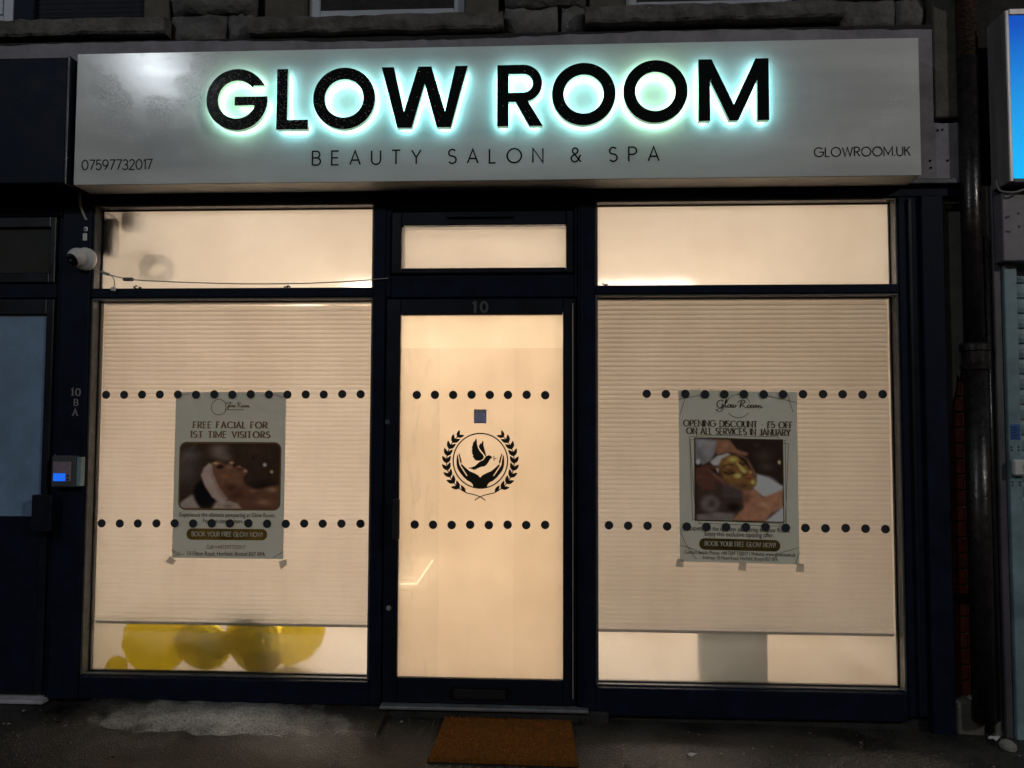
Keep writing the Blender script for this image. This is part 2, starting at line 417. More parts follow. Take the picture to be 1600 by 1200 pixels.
class MB:
    def __init__(s): s.v = []; s.f = []
    def add(s, vs, fs):
        k = len(s.v); s.v += [tuple(v) for v in vs]; s.f += [tuple(i + k for i in f) for f in fs]; return s
    def box(s, x0, x1, y0, y1, z0, z1, c=0.0):
        if c <= 0:
            vs = [(x0, y0, z0), (x1, y0, z0), (x1, y1, z0), (x0, y1, z0), (x0, y0, z1), (x1, y0, z1), (x1, y1, z1), (x0, y1, z1)]
            return s.add(vs, [(0, 3, 2, 1), (4, 5, 6, 7), (0, 1, 5, 4), (1, 2, 6, 5), (2, 3, 7, 6), (3, 0, 4, 7)])
        bm = bmesh.new()
        bmesh.ops.create_cube(bm, size=1)
        for v in bm.verts:
            v.co = Vector(((x0 + x1) / 2 + v.co.x * (x1 - x0), (y0 + y1) / 2 + v.co.y * (y1 - y0), (z0 + z1) / 2 + v.co.z * (z1 - z0)))
        c = min(c, 0.45 * min(abs(x1 - x0), abs(y1 - y0), abs(z1 - z0)))
        bmesh.ops.bevel(bm, geom=bm.edges[:] + bm.verts[:], offset=c, segments=1, affect='EDGES', profile=0.5)
        bm.verts.index_update()
        s.add([v.co[:] for v in bm.verts], [tuple(v.index for v in f.verts) for f in bm.faces])
        bm.free()
        return s
    def tube(s, pts, r, n=10, caps=True):
        pts = [Vector(p) for p in pts]
        rs = r if isinstance(r, (list, tuple)) else [r] * len(pts)
        rings = []
        prev = None
        for i, p in enumerate(pts):
            d = (pts[min(i + 1, len(pts) - 1)] - pts[max(i - 1, 0)]).normalized()
            if prev is None:
                a = Vector((0, 0, 1)) if abs(d.z) < 0.9 else Vector((1, 0, 0))
                u = d.cross(a).normalized()
            else:
                u = (prev - d * prev.dot(d)).normalized()
            prev = u
            w = d.cross(u)
            rings.append([p + (u * math.cos(2 * math.pi * k / n) + w * math.sin(2 * math.pi * k / n)) * rs[i] for k in range(n)])
        vs = [v for rg in rings for v in rg]
        fs = []
        for i in range(len(pts) - 1):
            for k in range(n):
                fs.append((i * n + k, i * n + (k + 1) % n, (i + 1) * n + (k + 1) % n, (i + 1) * n + k))
        if caps:
            fs.append(tuple(range(n - 1, -1, -1))); fs.append(tuple((len(pts) - 1) * n + k for k in range(n)))
        return s.add(vs, fs)
    def lathe(s, prof, origin, axis=(0, 0, 1), n=24):
        ax = Vector(axis).normalized()
        a = Vector((0, 0, 1)) if abs(ax.z) < 0.9 else Vector((1, 0, 0))
        u = ax.cross(a).normalized(); w = ax.cross(u)
        o = Vector(origin)
        vs = []; fs = []
        for (r, h) in prof:
            for k in range(n):
                t = 2 * math.pi * k / n
                vs.append(o + ax * h + (u * math.cos(t) + w * math.sin(t)) * r)
        for i in range(len(prof) - 1):
            for k in range(n):
                fs.append((i * n + k, i * n + (k + 1) % n, (i + 1) * n + (k + 1) % n, (i + 1) * n + k))
        if prof[0][0] > 1e-6: fs.append(tuple(range(n)))
        if prof[-1][0] > 1e-6: fs.append(tuple((len(prof) - 1) * n + k for k in range(n)))
        return s.add(vs, fs)
    def mesh(s, name, recalc=True):
        me = bpy.data.meshes.new(name)
        me.from_pydata(s.v, [], s.f)
        if recalc:
            bm = bmesh.new(); bm.from_mesh(me); bmesh.ops.recalc_face_normals(bm, faces=bm.faces); bm.to_mesh(me); bm.free()
        me.update()
        return me
    def obj(s, name, mat, parent=None, smooth=False, recalc=True):
        return link(name, s.mesh(name, recalc), mat, parent, smooth=smooth)

def box(name, x0, x1, y0, y1, z0, z1, mat, parent=None, c=0.003):
    return MB().box(x0, x1, y0, y1, z0, z1, c).obj(name, mat, parent)

def sheet(name, x0, x1, z0, z1, Y, mat, parent=None):
    """vertical sheet facing the street (-Y)"""
    return MB().add([(x0, Y, z0), (x1, Y, z0), (x1, Y, z1), (x0, Y, z1)], [(0, 1, 2, 3)]).obj(name, mat, parent, recalc=False)

# 2-D outlines -> mesh through a filled curve
def outline_mesh(name, polys, depth=0.0, offset=0.0):
    """polys: list of closed outlines (x,z); even-odd holes. front at local y=-depth, back y=+0"""
    cu = bpy.data.curves.new(name, 'CURVE')
    cu.dimensions = '2D'; cu.fill_mode = 'BOTH' if depth > 0 else 'FRONT'
    cu.extrude = depth / 2; cu.offset = offset
    for pl in polys:
        sp = cu.splines.new('POLY')
        sp.points.add(len(pl) - 1)
        for q, (x, z) in zip(sp.points, pl): q.co = (x, z, 0, 1)
        sp.use_cyclic_u = True
    ob = bpy.data.objects.new(name, cu)
    me = bpy.data.meshes.new_from_object(ob)
    bpy.data.objects.remove(ob); bpy.data.curves.remove(cu)
    # curve plane XY -> world XZ, +Z of the curve towards the street (-Y)
    me.transform(Matrix(((1, 0, 0, 0), (0, 0, -1, -depth / 2), (0, 1, 0, 0), (0, 0, 0, 1))))
    me.name = name
    me.materials.clear()
    return me

def circ(cx, cz, r, n=48, rz=None, a0=0.0):
    rz = rz or r
    return [(cx + r * math.cos(a0 + 2 * math.pi * k / n), cz + rz * math.sin(a0 + 2 * math.pi * k / n)) for k in range(n)]

def rrect(x0, x1, z0, z1, r, n=6):
    pts = []
    for cx, cz, a in ((x1 - r, z1 - r, 0), (x0 + r, z1 - r, 90), (x0 + r, z0 + r, 180), (x1 - r, z0 + r, 270)):
        for k in range(n + 1):
            t = math.radians(a + 90 * k / n)
            pts.append((cx + r * math.cos(t), cz + r * math.sin(t)))
    return pts

def catmull(pts, n=6):
    P = [pts[0]] + list(pts) + [pts[-1]]
    out = []
    for i in range(1, len(P) - 2):
        p0, p1, p2, p3 = P[i - 1], P[i], P[i + 1], P[i + 2]
        for k in range(n):
            t = k / n
            out.append(tuple(0.5 * ((2 * p1[j]) + (-p0[j] + p2[j]) * t + (2 * p0[j] - 5 * p1[j] + 4 * p2[j] - p3[j]) * t * t + (-p0[j] + 3 * p1[j] - 3 * p2[j] + p3[j]) * t ** 3) for j in range(len(p1))))
    out.append(tuple(pts[-1]))
    return out

# ---- stroke lettering (geometric capitals drawn as ribbons)
def arc(cx, cz, rx, rz, a0, a1, n=16):
    return [(cx + rx * math.cos(math.radians(a0 + (a1 - a0) * k / n)), cz + rz * math.sin(math.radians(a0 + (a1 - a0) * k / n))) for k in range(n + 1)]
GL = {
 'A': (0.74, [[(0, 0), (.37, 1), (.74, 0)], [(.13, .33), (.61, .33)]]),
 'B': (0.58, [[(0, 0), (0, 1), (.28, 1)] + arc(.28, .76, .24, .24, 90, -90) + [(0, .52)], [(.28, .52)] + arc(.31, .26, .27, .26, 90, -90) + [(0, 0)]]),
 'C': (0.86, [arc(.5, .5, .5, .5, 48, 312, 24)]),
 'D': (0.74, [[(0, 0), (0, 1), (.26, 1)] + arc(.26, .5, .48, .5, 90, -90) + [(0, 0)]]),
 'E': (0.50, [[(.50, 1), (0, 1), (0, 0), (.50, 0)], [(0, .51), (.45, .51)]]),
 'F': (0.48, [[(.48, 1), (0, 1), (0, 0)], [(0, .5), (.43, .5)]]),
 'G': (0.98, [arc(.5, .5, .5, .5, 42, 360, 28) + [(.56, .5)]]),
 'H': (0.66, [[(0, 0), (0, 1)], [(.66, 0), (.66, 1)], [(0, .51), (.66, .51)]]),
 'I': (0.0, [[(0, 0), (0, 1)]]),
 'J': (0.36, [[(.36, 1), (.36, .2)] + arc(.16, .2, .2, .2, 0, -150, 8)]),
 'K': (0.58, [[(0, 0), (0, 1)], [(.55, 1), (.02, .45)], [(.2, .62), (.58, 0)]]),
 'L': (0.44, [[(0, 1), (0, 0), (.44, 0)]]),
 'M': (0.90, [[(0, 0), (0, 1), (.45, .18), (.90, 1), (.90, 0)]]),
 'N': (0.70, [[(0, 0), (0, 1), (.70, 0), (.70, 1)]]),
 'O': (1.0, [arc(.5, .5, .5, .5, 90, 450, 32)]),
 'P': (0.54, [[(0, 0), (0, 1), (.27, 1)] + arc(.27, .74, .27, .26, 90, -90) + [(0, .48)]]),
 'R': (0.56, [[(0, 0), (0, 1), (.27, 1)] + arc(.27, .74, .27, .26, 90, -90) + [(0, .48)], [(.26, .48), (.56, 0)]]),
 'S': (0.54, [arc(.27, .755, .25, .245, 35, 250, 16)[:-1] + arc(.27, .26, .27, .26, 78, -150, 16)]),
 'T': (0.60, [[(0, 1), (.60, 1)], [(.30, 1), (.30, 0)]]),
 'U': (0.64, [[(0, 1), (0, .32)] + arc(.32, .32, .32, .32, 180, 360, 16) + [(.64, 1)]]),
 'V': (0.70, [[(0, 1), (.35, 0), (.70, 1)]]),
 'W': (1.08, [[(0, 1), (.27, 0), (.54, 1), (.81, 0), (1.08, 1)]]),
 'X': (0.64, [[(0, 0), (.64, 1)], [(0, 1), (.64, 0)]]),
 'Y': (0.66, [[(0, 1), (.33, .46), (.66, 1)], [(.33, .46), (.33, 0)]]),
 '0': (0.64, [arc(.32, .5, .32, .5, 90, 450, 28)]),
 '1': (0.20, [[(0, .86), (.20, 1), (.20, 0)]]),
 '2': (0.56, [arc(.27, .72, .26, .28, 165, -30, 14) + [(0, 0), (.56, 0)]]),
 '3': (0.54, [arc(.26, .74, .24, .26, 160, -90, 14) + arc(.26, .24, .28, .26, 85, -160, 14)]),
 '5': (0.56, [[(.50, 1), (.08, 1), (.05, .52)] + arc(.27, .32, .29, .32, 130, -155, 18)]),
 '7': (0.56, [[(0, 1), (.56, 1), (.17, 0)]]),
 '9': (0.58, [arc(.29, .69, .29, .31, 0, 360, 24), [(.575, .62), (.50, .36), (.24, 0)]]),
 '-': (0.26, [[(0, .42), (.26, .42)]]),
 '.': (0.06, [[(.03, 0), (.03, .12)]]),
 '!': (0.06, [[(.03, 1), (.03, .32)], [(.03, .12), (.03, 0)]]),
 '&': (0.72, [[(.70, 0), (.16, .66)] + arc(.30, .79, .19, .20, 215, -40, 12) + [(.12, .42)] + arc(.27, .25, .25, .25, 125, 330, 14) + [(.68, .50)]]),
 '\u00a3': (0.52, [arc(.33, .75, .19, .25, 20, 180, 10) + [(.14, .30), (.02, 0), (.52, 0)], [(0, .47), (.36, .47)]]),
 ' ': (0.34, []),
}
def ribbon(mb, pts, Y, wt, closed=False):
    P = [Vector((p[0], p[1])) for p in pts]
    if (P[0] - P[-1]).length < 1e-6: closed = True; P = P[:-1]
    n = len(P)
    vs = []
    for i in range(n):
        if closed: a, b, c = P[i - 1], P[i], P[(i + 1) % n]
        else: a, b, c = P[max(i - 1, 0)], P[i], P[min(i + 1, n - 1)]
        d1 = (b - a).normalized() if (b - a).length > 1e-9 else (c - b).normalized()
        d2 = (c - b).normalized() if (c - b).length > 1e-9 else d1
        n1 = Vector((-d1.y, d1.x)); n2 = Vector((-d2.y, d2.x))
        w1 = wt(d1); w2 = wt(d2)
        m = n1 + n2
        if m.length < 0.3: m = n1
        m.normalize()
        k = min(1.0 / max(0.35, m.dot(n1)), 2.2)
        off = m * (0.25 * (w1 + w2) * k)
        vs += [(b.x + off.x, Y, b.y + off.y), (b.x - off.x, Y, b.y - off.y)]
    fs = []
    for i in range(n if closed else n - 1):
        j = (i + 1) % n
        fs.append((2 * i, 2 * i + 1, 2 * j + 1, 2 * j))
    mb.add(vs, fs)

def stroke_text(name, text, x0, x1, z0, h, weight, Y, mat, parent, serif=False, track=None, thin=0.4, slope=0.0, each=False):
    """text between x0 and x1: glyphs at natural width, spare width goes to tracking (or glyphs squeeze)"""
    ws = [GL[c][0] for c in text]
    tot = sum(ws) * h
    gaps = len(text) - 1
    tr = (x1 - x0 - tot) / gaps
    sx = 1.0
    lim = 0.16 * h if track is None else track * h
    if tr < lim:
        sx = (x1 - x0 - lim * gaps) / tot; tr = lim
    mb = MB(); x = x0; k = 0
    wt = (lambda d: weight * (thin + (1 - thin) * abs(d.y))) if serif else (lambda d: weight)
    for c, w in zip(text, ws):
        if each: mb = MB()
        for st in GL[c][1]:
            pts = [(x + p[0] * h * sx, z0 + p[1] * h + slope * (x - x0)) for p in st]
            ribbon(mb, pts, Y - 0.00006 * (k % 5), wt); k += 1
            if serif:
                for e in (0, -1):
                    if st[e][1] in (0, 1):
                        e2 = st[1] if e == 0 else st[-2]
                        if abs(e2[1] - st[e][1]) > 0.3:
                            px, pz = pts[e]
                            s = weight * 0.85; zz = pz + (weight * 0.16 if st[e][1] == 0 else -weight * 0.16)
                            ribbon(mb, [(px - s, zz), (px + s, zz)], Y - 0.00006 * (5 + k % 3), lambda d: weight * 0.34)
        x += w * h * sx + tr
        if each and mb.v: mb.obj(name, mat, parent, recalc=False)
    if each: return None
    o = mb.obj(name, mat, parent, recalc=False)
    o["kind"] = "stuff"
    return o

def font_text(name, text, x0, x1, z0, size, Y, mat, parent, slope=0.0, offset=0.0, fit=True):
    cu = bpy.data.curves.new(name, 'FONT')
    cu.body = text; cu.size = 1.0; cu.offset = offset; cu.resolution_u = 3
    ob = bpy.data.objects.new(name, cu)
    me = bpy.data.meshes.new_from_object(ob)
    bpy.data.objects.remove(ob); bpy.data.curves.remove(cu)
    me.materials.clear()
    xs = [v.co.x for v in me.vertices]
    a, b = min(xs), max(xs)
    sx = (x1 - x0) / (b - a) if fit else size
    for v in me.vertices:
        X = x0 + (v.co.x - a) * sx; Z = z0 + v.co.y * size + slope * (X - x0)
        v.co = (X, Y, Z)
    o = link(name, me, mat, parent)
    o["kind"] = "stuff"
    return o

# ================================================================== THE GROUND
def ground_z(x, y):
    return -0.012 * (x + 0.35) + 0.018 * min(0, y) * (1 if y > -3 else 0) + (-0.054 if y <= -3 else 0)

mb = MB()
xs = sorted(set([-300, -120, -40, -15, -8] + [round(-4 + 0.1 * i, 3) for i in range(81)] + [8, 15, 40, 120, 300]))
ys = sorted(set([-300, -120, -40, -15, -8, -6] + [round(-4 + 0.1 * i, 3) for i in range(43)]))
vs = [(x, y, ground_z(max(-6, min(6, x)), y) + (0.003 * math.sin(7.3 * x + 1.3 * y) * math.sin(5.1 * y + x) if abs(x) < 4 and y > -4 else 0)) for y in ys for x in xs]
fs = [(j * len(xs) + i, j * len(xs) + i + 1, (j + 1) * len(xs) + i + 1, (j + 1) * len(xs) + i) for j in range(len(ys) - 1) for i in range(len(xs) - 1)]
tag(mb.add(vs, fs).obj("pavement", ASPHALT, smooth=True, recalc=False), kind="structure")

# concrete apron along the foot of the left window, broken front edge
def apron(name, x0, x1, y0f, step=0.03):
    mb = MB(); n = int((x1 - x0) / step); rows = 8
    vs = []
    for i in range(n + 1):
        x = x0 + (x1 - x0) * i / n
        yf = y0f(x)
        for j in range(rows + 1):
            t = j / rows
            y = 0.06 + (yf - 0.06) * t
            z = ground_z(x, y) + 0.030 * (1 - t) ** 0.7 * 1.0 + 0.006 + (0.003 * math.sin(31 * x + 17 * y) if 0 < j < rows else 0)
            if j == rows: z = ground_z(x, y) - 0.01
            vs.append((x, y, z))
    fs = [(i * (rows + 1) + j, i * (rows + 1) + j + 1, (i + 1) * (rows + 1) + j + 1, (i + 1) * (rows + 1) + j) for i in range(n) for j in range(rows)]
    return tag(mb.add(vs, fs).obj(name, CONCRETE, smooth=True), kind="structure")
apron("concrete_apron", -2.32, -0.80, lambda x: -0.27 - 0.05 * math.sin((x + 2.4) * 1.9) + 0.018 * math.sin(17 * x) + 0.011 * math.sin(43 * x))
box("plinth", -4.2, 4.2, 0.03, 0.30, -0.20, 0.045, DARKSTONE, None, 0)["kind"] = "structure"

# ================================================================== UPPER BUILDING
bld = empty("stone_building", (-0.2, 0.4, 2.6), "dark sooty stone upper storey with sash windows above the shop signs", "building")
box("wall", -4.4, 4.4, 0.10, 0.45, 2.96, 5.6, DARKSTONE, bld, 0)
box("wall", 1.955, 4.4, 0.165, 0.44, 2.55, 2.958, DARKSTONE, bld, 0)
box("wall", -4.4, -2.575, 0.165, 0.44, 2.55, 2.958, DARKSTONE, bld, 0)

def stone_mesh(w, h, seed):
    r = random.Random(seed)
    mb = MB(); nx, nz = 6, 3
    pts = {}
    for j in range(nz + 1):
        for i in range(nx + 1):
            edge = i in (0, nx) or j in (0, nz)
            y = -0.012 + r.uniform(-0.008, 0.008) if edge else -0.035 + r.uniform(-0.012, 0.012)
            pts[i, j] = (w * (i / nx - 0.5) + r.uniform(-.006, .006), y, h * (j / nz - 0.5) + r.uniform(-.006, .006))
    idx = {k: n for n, k in enumerate(pts)}
    vs = list(pts.values()); fs = [(idx[i, j], idx[i + 1, j], idx[i + 1, j + 1], idx[i, j + 1]) for j in range(nz) for i in range(nx)]
    # sides going back into the wall
    rim = [(i, 0) for i in range(nx)] + [(nx, j) for j in range(nz)] + [(i, nz) for i in range(nx, 0, -1)] + [(0, j) for j in range(nz, 0, -1)]
    k = len(vs)
    for q in rim:
        p = pts[q]; vs.append((p[0], 0.08, p[2]))
    m = len(rim)
    for a in range(m):
        fs.append((idx[rim[a]], k + a, k + (a + 1) % m, idx[rim[(a + 1) % m]]))
    return mb.add(vs, fs).mesh("stone")

courses = [(3.485, 3.645), (3.66, 3.86), (3.875, 4.10), (4.115, 4.33), (4.345, 4.58), (4.595, 4.80), (4.815, 5.05), (5.065, 5.30), (5.315, 5.56)]
sid = 0
for (xa, xb) in ((-2.03, -1.57), (-0.24, 0.20), (1.48, 1.93)):
    for ci, (za, zb) in enumerate(courses):
        cut = [0.68, 1.0, 0.42, 0.6, 1.0, 0.35, 0.7, 0.5, 1.0][ci]
        segs = [(xa, xa + (xb - xa) * cut)] + ([(xa + (xb - xa) * cut, xb)] if cut < 1 else [])
        for (a, b) in segs:
            me = stone_mesh(b - a - 0.014, zb - za, sid); sid += 1
            link("stone", me, SOOT, bld, ((a + b) / 2, 0.05, (za + zb) / 2), smooth=True)
# stone jambs, sills, lintels and windows
def sill(x0, x1, z0, z1, yf, seed):
    r = random.Random(seed)
    mb = MB(); n = int((x1 - x0) / 0.06)
    vs = []
    for i in range(n + 1):
        x = x0 + (x1 - x0) * i / n
        j1, j2, j3 = (r.uniform(-.006, .006) for _ in range(3))
        vs += [(x, 0.16, z0), (x, yf + 0.01, z0 + j1), (x, yf + j2, z0 + 0.012 + j1), (x, yf + j2, z1 - 0.02 + j3), (x, yf + 0.015, z1 - 0.008 + j3), (x, 0.16, z1)]
    fs = []
    for i in range(n):
        for j in range(6):
            fs.append((i * 6 + j, i * 6 + (j + 1) % 6, (i + 1) * 6 + (j + 1) % 6, (i + 1) * 6 + j))
    fs += [tuple(range(6)), tuple(n * 6 + j for j in range(5, -1, -1))]
    return mb.add(vs, fs).obj("sill", SILL, bld)
sill(-4.3, -2.03, 3.525, 3.625, -0.03, 1)
sill(-1.575, -0.235, 3.505, 3.60, -0.05, 2)
sill(0.19, 1.49, 3.52, 3.615, -0.06, 3)
box("ledge_course", -4.4, 2.05, -0.005, 0.12, 3.44, 3.50, DARKSTONE, bld, 0.01)
for (a, b) in ((-2.185, -2.045), (-1.52, -1.30), (-0.44, -0.265), (0.215, 0.40), (1.285, 1.44)):
    box("jamb", a, b, 0.045, 0.16, 3.627, 4.98, JAMB, bld, 0.006)
for (a, b) in ((-4.3, -2.03), (-1.55, -0.25), (0.2, 1.46)):
    box("lintel", a, b, 0.05, 0.16, 4.99, 5.22, JAMB, bld, 0.006)

def upvc_window(x0, x1, z0, z1, Y, mat=UPVC, paned=CURTAIN, fw=0.062):
    w = box("window", x0, x0 + fw, Y, Y + 0.05, z0, z1, mat, bld, 0.006)
    box("frame", x1 - fw, x1, Y, Y + 0.05, z0, z1, mat, w, 0.006)
    box("frame", x0 + fw - 0.002, x1 - fw + 0.002, Y + 0.002, Y + 0.048, z0, z0 + fw, mat, w, 0.006)
    box("frame", x0 + fw - 0.002, x1 - fw + 0.002, Y + 0.002, Y + 0.048, z1 - fw, z1, mat, w, 0.006)
    # inner sash
    s = fw + 0.008
    for (a, b, c, d) in ((x0 + s, x0 + s + .034, z0 + s, z1 - s), (x1 - s - .034, x1 - s, z0 + s, z1 - s), (x0 + s + .033, x1 - s - .033, z0 + s, z0 + s + .03), (x0 + s + .033, x1 - s - .033, z1 - s - .03, z1 - s)):
        box("sash", a, b, Y + 0.012, Y + 0.046, c, d, mat, w, 0.004)
    sheet("pane", x0 + fw, x1 - fw, z0 + fw, z1 - fw, Y + 0.030, DARKGL, w)
    # folded curtain right behind the glass
    mb = MB(); n = 60; vs = []
    for i in range(n + 1):
        x = x0 + fw + (x1 - x0 - 2 * fw) * i / n
        y = Y + 0.05 + 0.014 * math.sin(i * 0.9) + 0.008 * math.sin(i * 2.3)
        vs += [(x, y, z0 + fw), (x, y, z1 - fw)]
    mb.add(vs, [(2 * i, 2 * i + 2, 2 * i + 3, 2 * i + 1) for i in range(n)]).obj("curtain", paned, w, smooth=True)
    return w
# glass over a curtain: mostly clear
cg, n_, l_, p_ = new_mat("dim_clear_glass")
n_.remove(p_)
tr_ = n_.new("ShaderNodeBsdfTransparent"); gl_ = n_.new("ShaderNodeBsdfGlossy"); gl_.inputs["Roughness"].default_value = 0.05
tr_.inputs["Color"].default_value = (0.55, 0.58, 0.62, 1)
fr_ = n_.new("ShaderNodeFresnel"); fr_.inputs["IOR"].default_value = 1.5
ms_ = n_.new("ShaderNodeMixShader")
l_.new(fr_.outputs[0], ms_.inputs[0]); l_.new(tr_.outputs[0], ms_.inputs[1]); l_.new(gl_.outputs[0], ms_.inputs[2]); l_.new(ms_.outputs[0], n_["Material Output"].inputs["Surface"])
DARKGL_KEEP = DARKGL
DARKGL = cg
upvc_window(-1.295, -0.445, 3.63, 4.96, 0.09)
upvc_window(0.405, 1.28, 3.64, 4.96, 0.09)
upvc_window(-3.75, -2.92, 3.627, 4.96, 0.06)
DARKGL = DARKGL_KEEP
# slatted dark window on the left
w = box("window", -2.915, -2.80, 0.05, 0.12, 3.627, 4.97, NAVY, bld, 0.004)
louv = MB().box(-0.303, 0.303, -0.006, 0.006, -0.013, 0.013, 0.002).mesh("louvre")
louv.transform(Matrix.Rotation(math.radians(28), 4, 'X'))
LOUV = pm("dark_louvre", (0.030, 0.033, 0.046), 0.4, noise=(8, 4), var=0.3)
z = 3.645
while z < 4.95:
    link("louvre", louv, LOUV, w, (-2.495, 0.085, z)); z += 0.028
# stone pilaster at the right party wall
box("pilaster", 1.945, 2.075, -0.012, 0.12, 3.012, 5.6, JAMB, bld, 0.006)
box("pilaster", 2.055, 2.19, 0.03, 0.16, 2.62, 5.6, DARKSTONE, bld, 0.004)

# ================================================================== FASCIA BACKING
fb = empty("fascia_backing", (-0.2, 0.05, 2.70), "lilac grey rendered board with ragged top edge behind the shop sign", "fascia board")
top = []
x = 1.94
r_ = random.Random(5)
while x > -4.2:
    top.append((x, 3.475 + 0.012 * math.sin(x * 2.1) + r_.uniform(-0.004, 0.004))); x -= r_.uniform(0.03, 0.07)
poly = [(-4.2, 2.698), (2.065, 2.698), (2.068, 2.985), (1.99, 2.981), (1.938, 2.985)] + top + [(-4.2, 3.47)]
me = outline_mesh("board", [poly], 0.05)
link("board", me, BACKING, fb, (0, 0.04, 0))
for (hx, hz) in ((1.955, 2.945), (1.978, 2.948), (2.00, 2.79), (1.915, 2.79), (1.918, 2.755)):
    MB().lathe([(0, 0), (0.006, 0.0)], (hx, -0.0125, hz), (0, -1, 0), 10).obj("screw_hole", RUBBER, fb)
box("ledge", -4.2, 2.068, -0.035, 0.05, 2.668, 2.694, LEDGE, fb, 0.004)

# ================================================================== MAIN SIGN
SX0, SX1, SZ0, SZ1, SY = -2.405, 1.795, 2.665, 3.345, -0.17
sign = empty("shop_sign", (-0.3, -0.09, SZ0), "large satin grey sign tray with backlit black GLOW ROOM letters", "shop sign")
box("tray", SX0, SX1, SY + 0.003, -0.012, SZ0, SZ1, SOFFIT, sign, 0.003)
mbp = MB().box(SX0 + 0.001, SX1 - 0.001, SY - 0.001, SY + 0.003, SZ0 + 0.001, SZ1 - 0.001, 0.001)
panel = mbp.obj("panel", SIGNFACE, sign)

ZB, ZT = 2.914, 3.219
def Gpoly():
    cx, cz, R, r = -1.546, 3.069, 0.1545, 0.097
    out = [(cx + R * math.cos(math.radians(a)), cz + R * math.sin(math.radians(a))) for a in np.linspace(27, 348, 60)]
    # right foot of the bar, bar, inner bowl back to the upper terminal
    bar_t, bar_b = cz + 0.0135, cz - 0.030
    out += [(cx + R * math.cos(math.radians(357)), cz - 0.008), (cx + R - 0.002, bar_t), (cx - 0.011, bar_t), (cx - 0.011, bar_b), (cx + r * 0.925, bar_b)]
    out += [(cx + r * math.cos(math.radians(a)), cz + r * math.sin(math.radians(a))) for a in np.linspace(332, 38, 48)]
    zt = cz + R * math.sin(math.radians(27))
    out += [(cx + 0.083, zt)]
    return [out]
def Opoly(cx, cz, R=0.1545, r=0.097): return [circ(cx, cz, R, 72), circ(cx, cz, r, 60)]
def Lpoly(): return [[(-1.345, ZB), (-1.187, ZB), (-1.187, ZB + 0.047), (-1.291, ZB + 0.047), (-1.291, ZT), (-1.345, ZT)]]
def Wpoly():
    x0, x1 = -0.822, -0.395; t = 0.061; xm = (x0 + x1) / 2
    return [[(x0, ZT), (x0 + t, ZT), (x0 + t + 0.052, ZB + 0.078), (xm - 0.032, ZT), (xm + 0.034, ZT), (x1 - t - 0.050, ZB + 0.078), (x1 - t, ZT), (x1, ZT),
             (x1 - 0.082, ZB), (x1 - 0.151, ZB), (xm + 0.001, ZB + 0.218), (x0 + 0.152, ZB), (x0 + 0.081, ZB)]]
def Rpoly():
    x0 = -0.250; t = 0.056; xb = x0 + 0.127; cz = ZT - 0.0925; R = 0.0925
    o = [(x0, ZB), (x0 + t, ZB), (x0 + t, ZB + 0.120), (x0 + 0.090, ZB + 0.120), (x0 + 0.157, ZB), (x0 + 0.223, ZB), (x0 + 0.150, ZB + 0.124)]
    o += [(xb + R * math.cos(math.radians(a)), cz + R * math.sin(math.radians(a))) for a in np.linspace(-68, 90, 24)]
    o += [(x0, ZT)]
    r = 0.047
    i = [(x0 + t, cz - r), (xb, cz - r)] + [(xb + r * math.cos(math.radians(a)), cz + r * math.sin(math.radians(a))) for a in np.linspace(-80, 80, 16)] + [(xb, cz + r), (x0 + t, cz + r)]
    return [o, i]
def Mpoly():
    x0, x1 = 0.725, 1.060; t = 0.055; xm = (x0 + x1) / 2; b = ZB + 0.012; tt = ZT + 0.010
    return [[(x0, b), (x0 + t, b), (x0 + t, tt - 0.106), (xm - 0.021, b), (xm + 0.021, b), (x1 - t, tt - 0.106), (x1 - t, b), (x1, b), (x1, tt), (x1 - t - 0.008, tt), (xm, b + 0.078), (x0 + t + 0.008, tt), (x0, tt)]]

letters = [("G", Gpoly(), (0.50, 1.0, 0.80)), ("L", Lpoly(), (0.38, 0.92, 1.0)), ("O", Opoly(-1.0075, 3.066), (0.40, 0.96, 0.97)), ("W", Wpoly(), (0.36, 0.92, 1.0)),
           ("R", Rpoly(), (0.36, 0.92, 0.97)), ("O", Opoly(0.1715, 3.068), (0.40, 0.96, 0.96)), ("O", Opoly(0.518, 3.075), (0.48, 1.0, 0.75)), ("M", Mpoly(), (0.36, 0.92, 1.0))]
LED_S = 14.5
words = {"G": "round black G starting the backlit sign name", "L": "black L", "W": "black W"}
def inside(px, pz, polys):
    c = False
    for pl in polys:
        j = len(pl) - 1
        for i in range(len(pl)):
            if (pl[i][1] > pz) != (pl[j][1] > pz) and px < (pl[j][0] - pl[i][0]) * (pz - pl[i][1]) / (pl[j][1] - pl[i][1]) + pl[i][0]: c = not c
            j = i
    return c
dropbase = [(0, 0, -1)] + [(math.cos(t) * .8, math.sin(t) * .8, -.6) for t in np.linspace(0, 2 * math.pi, 7)[:-1]] + [(math.cos(t), math.sin(t), 0) for t in np.linspace(0, 2 * math.pi, 7)[:-1]]
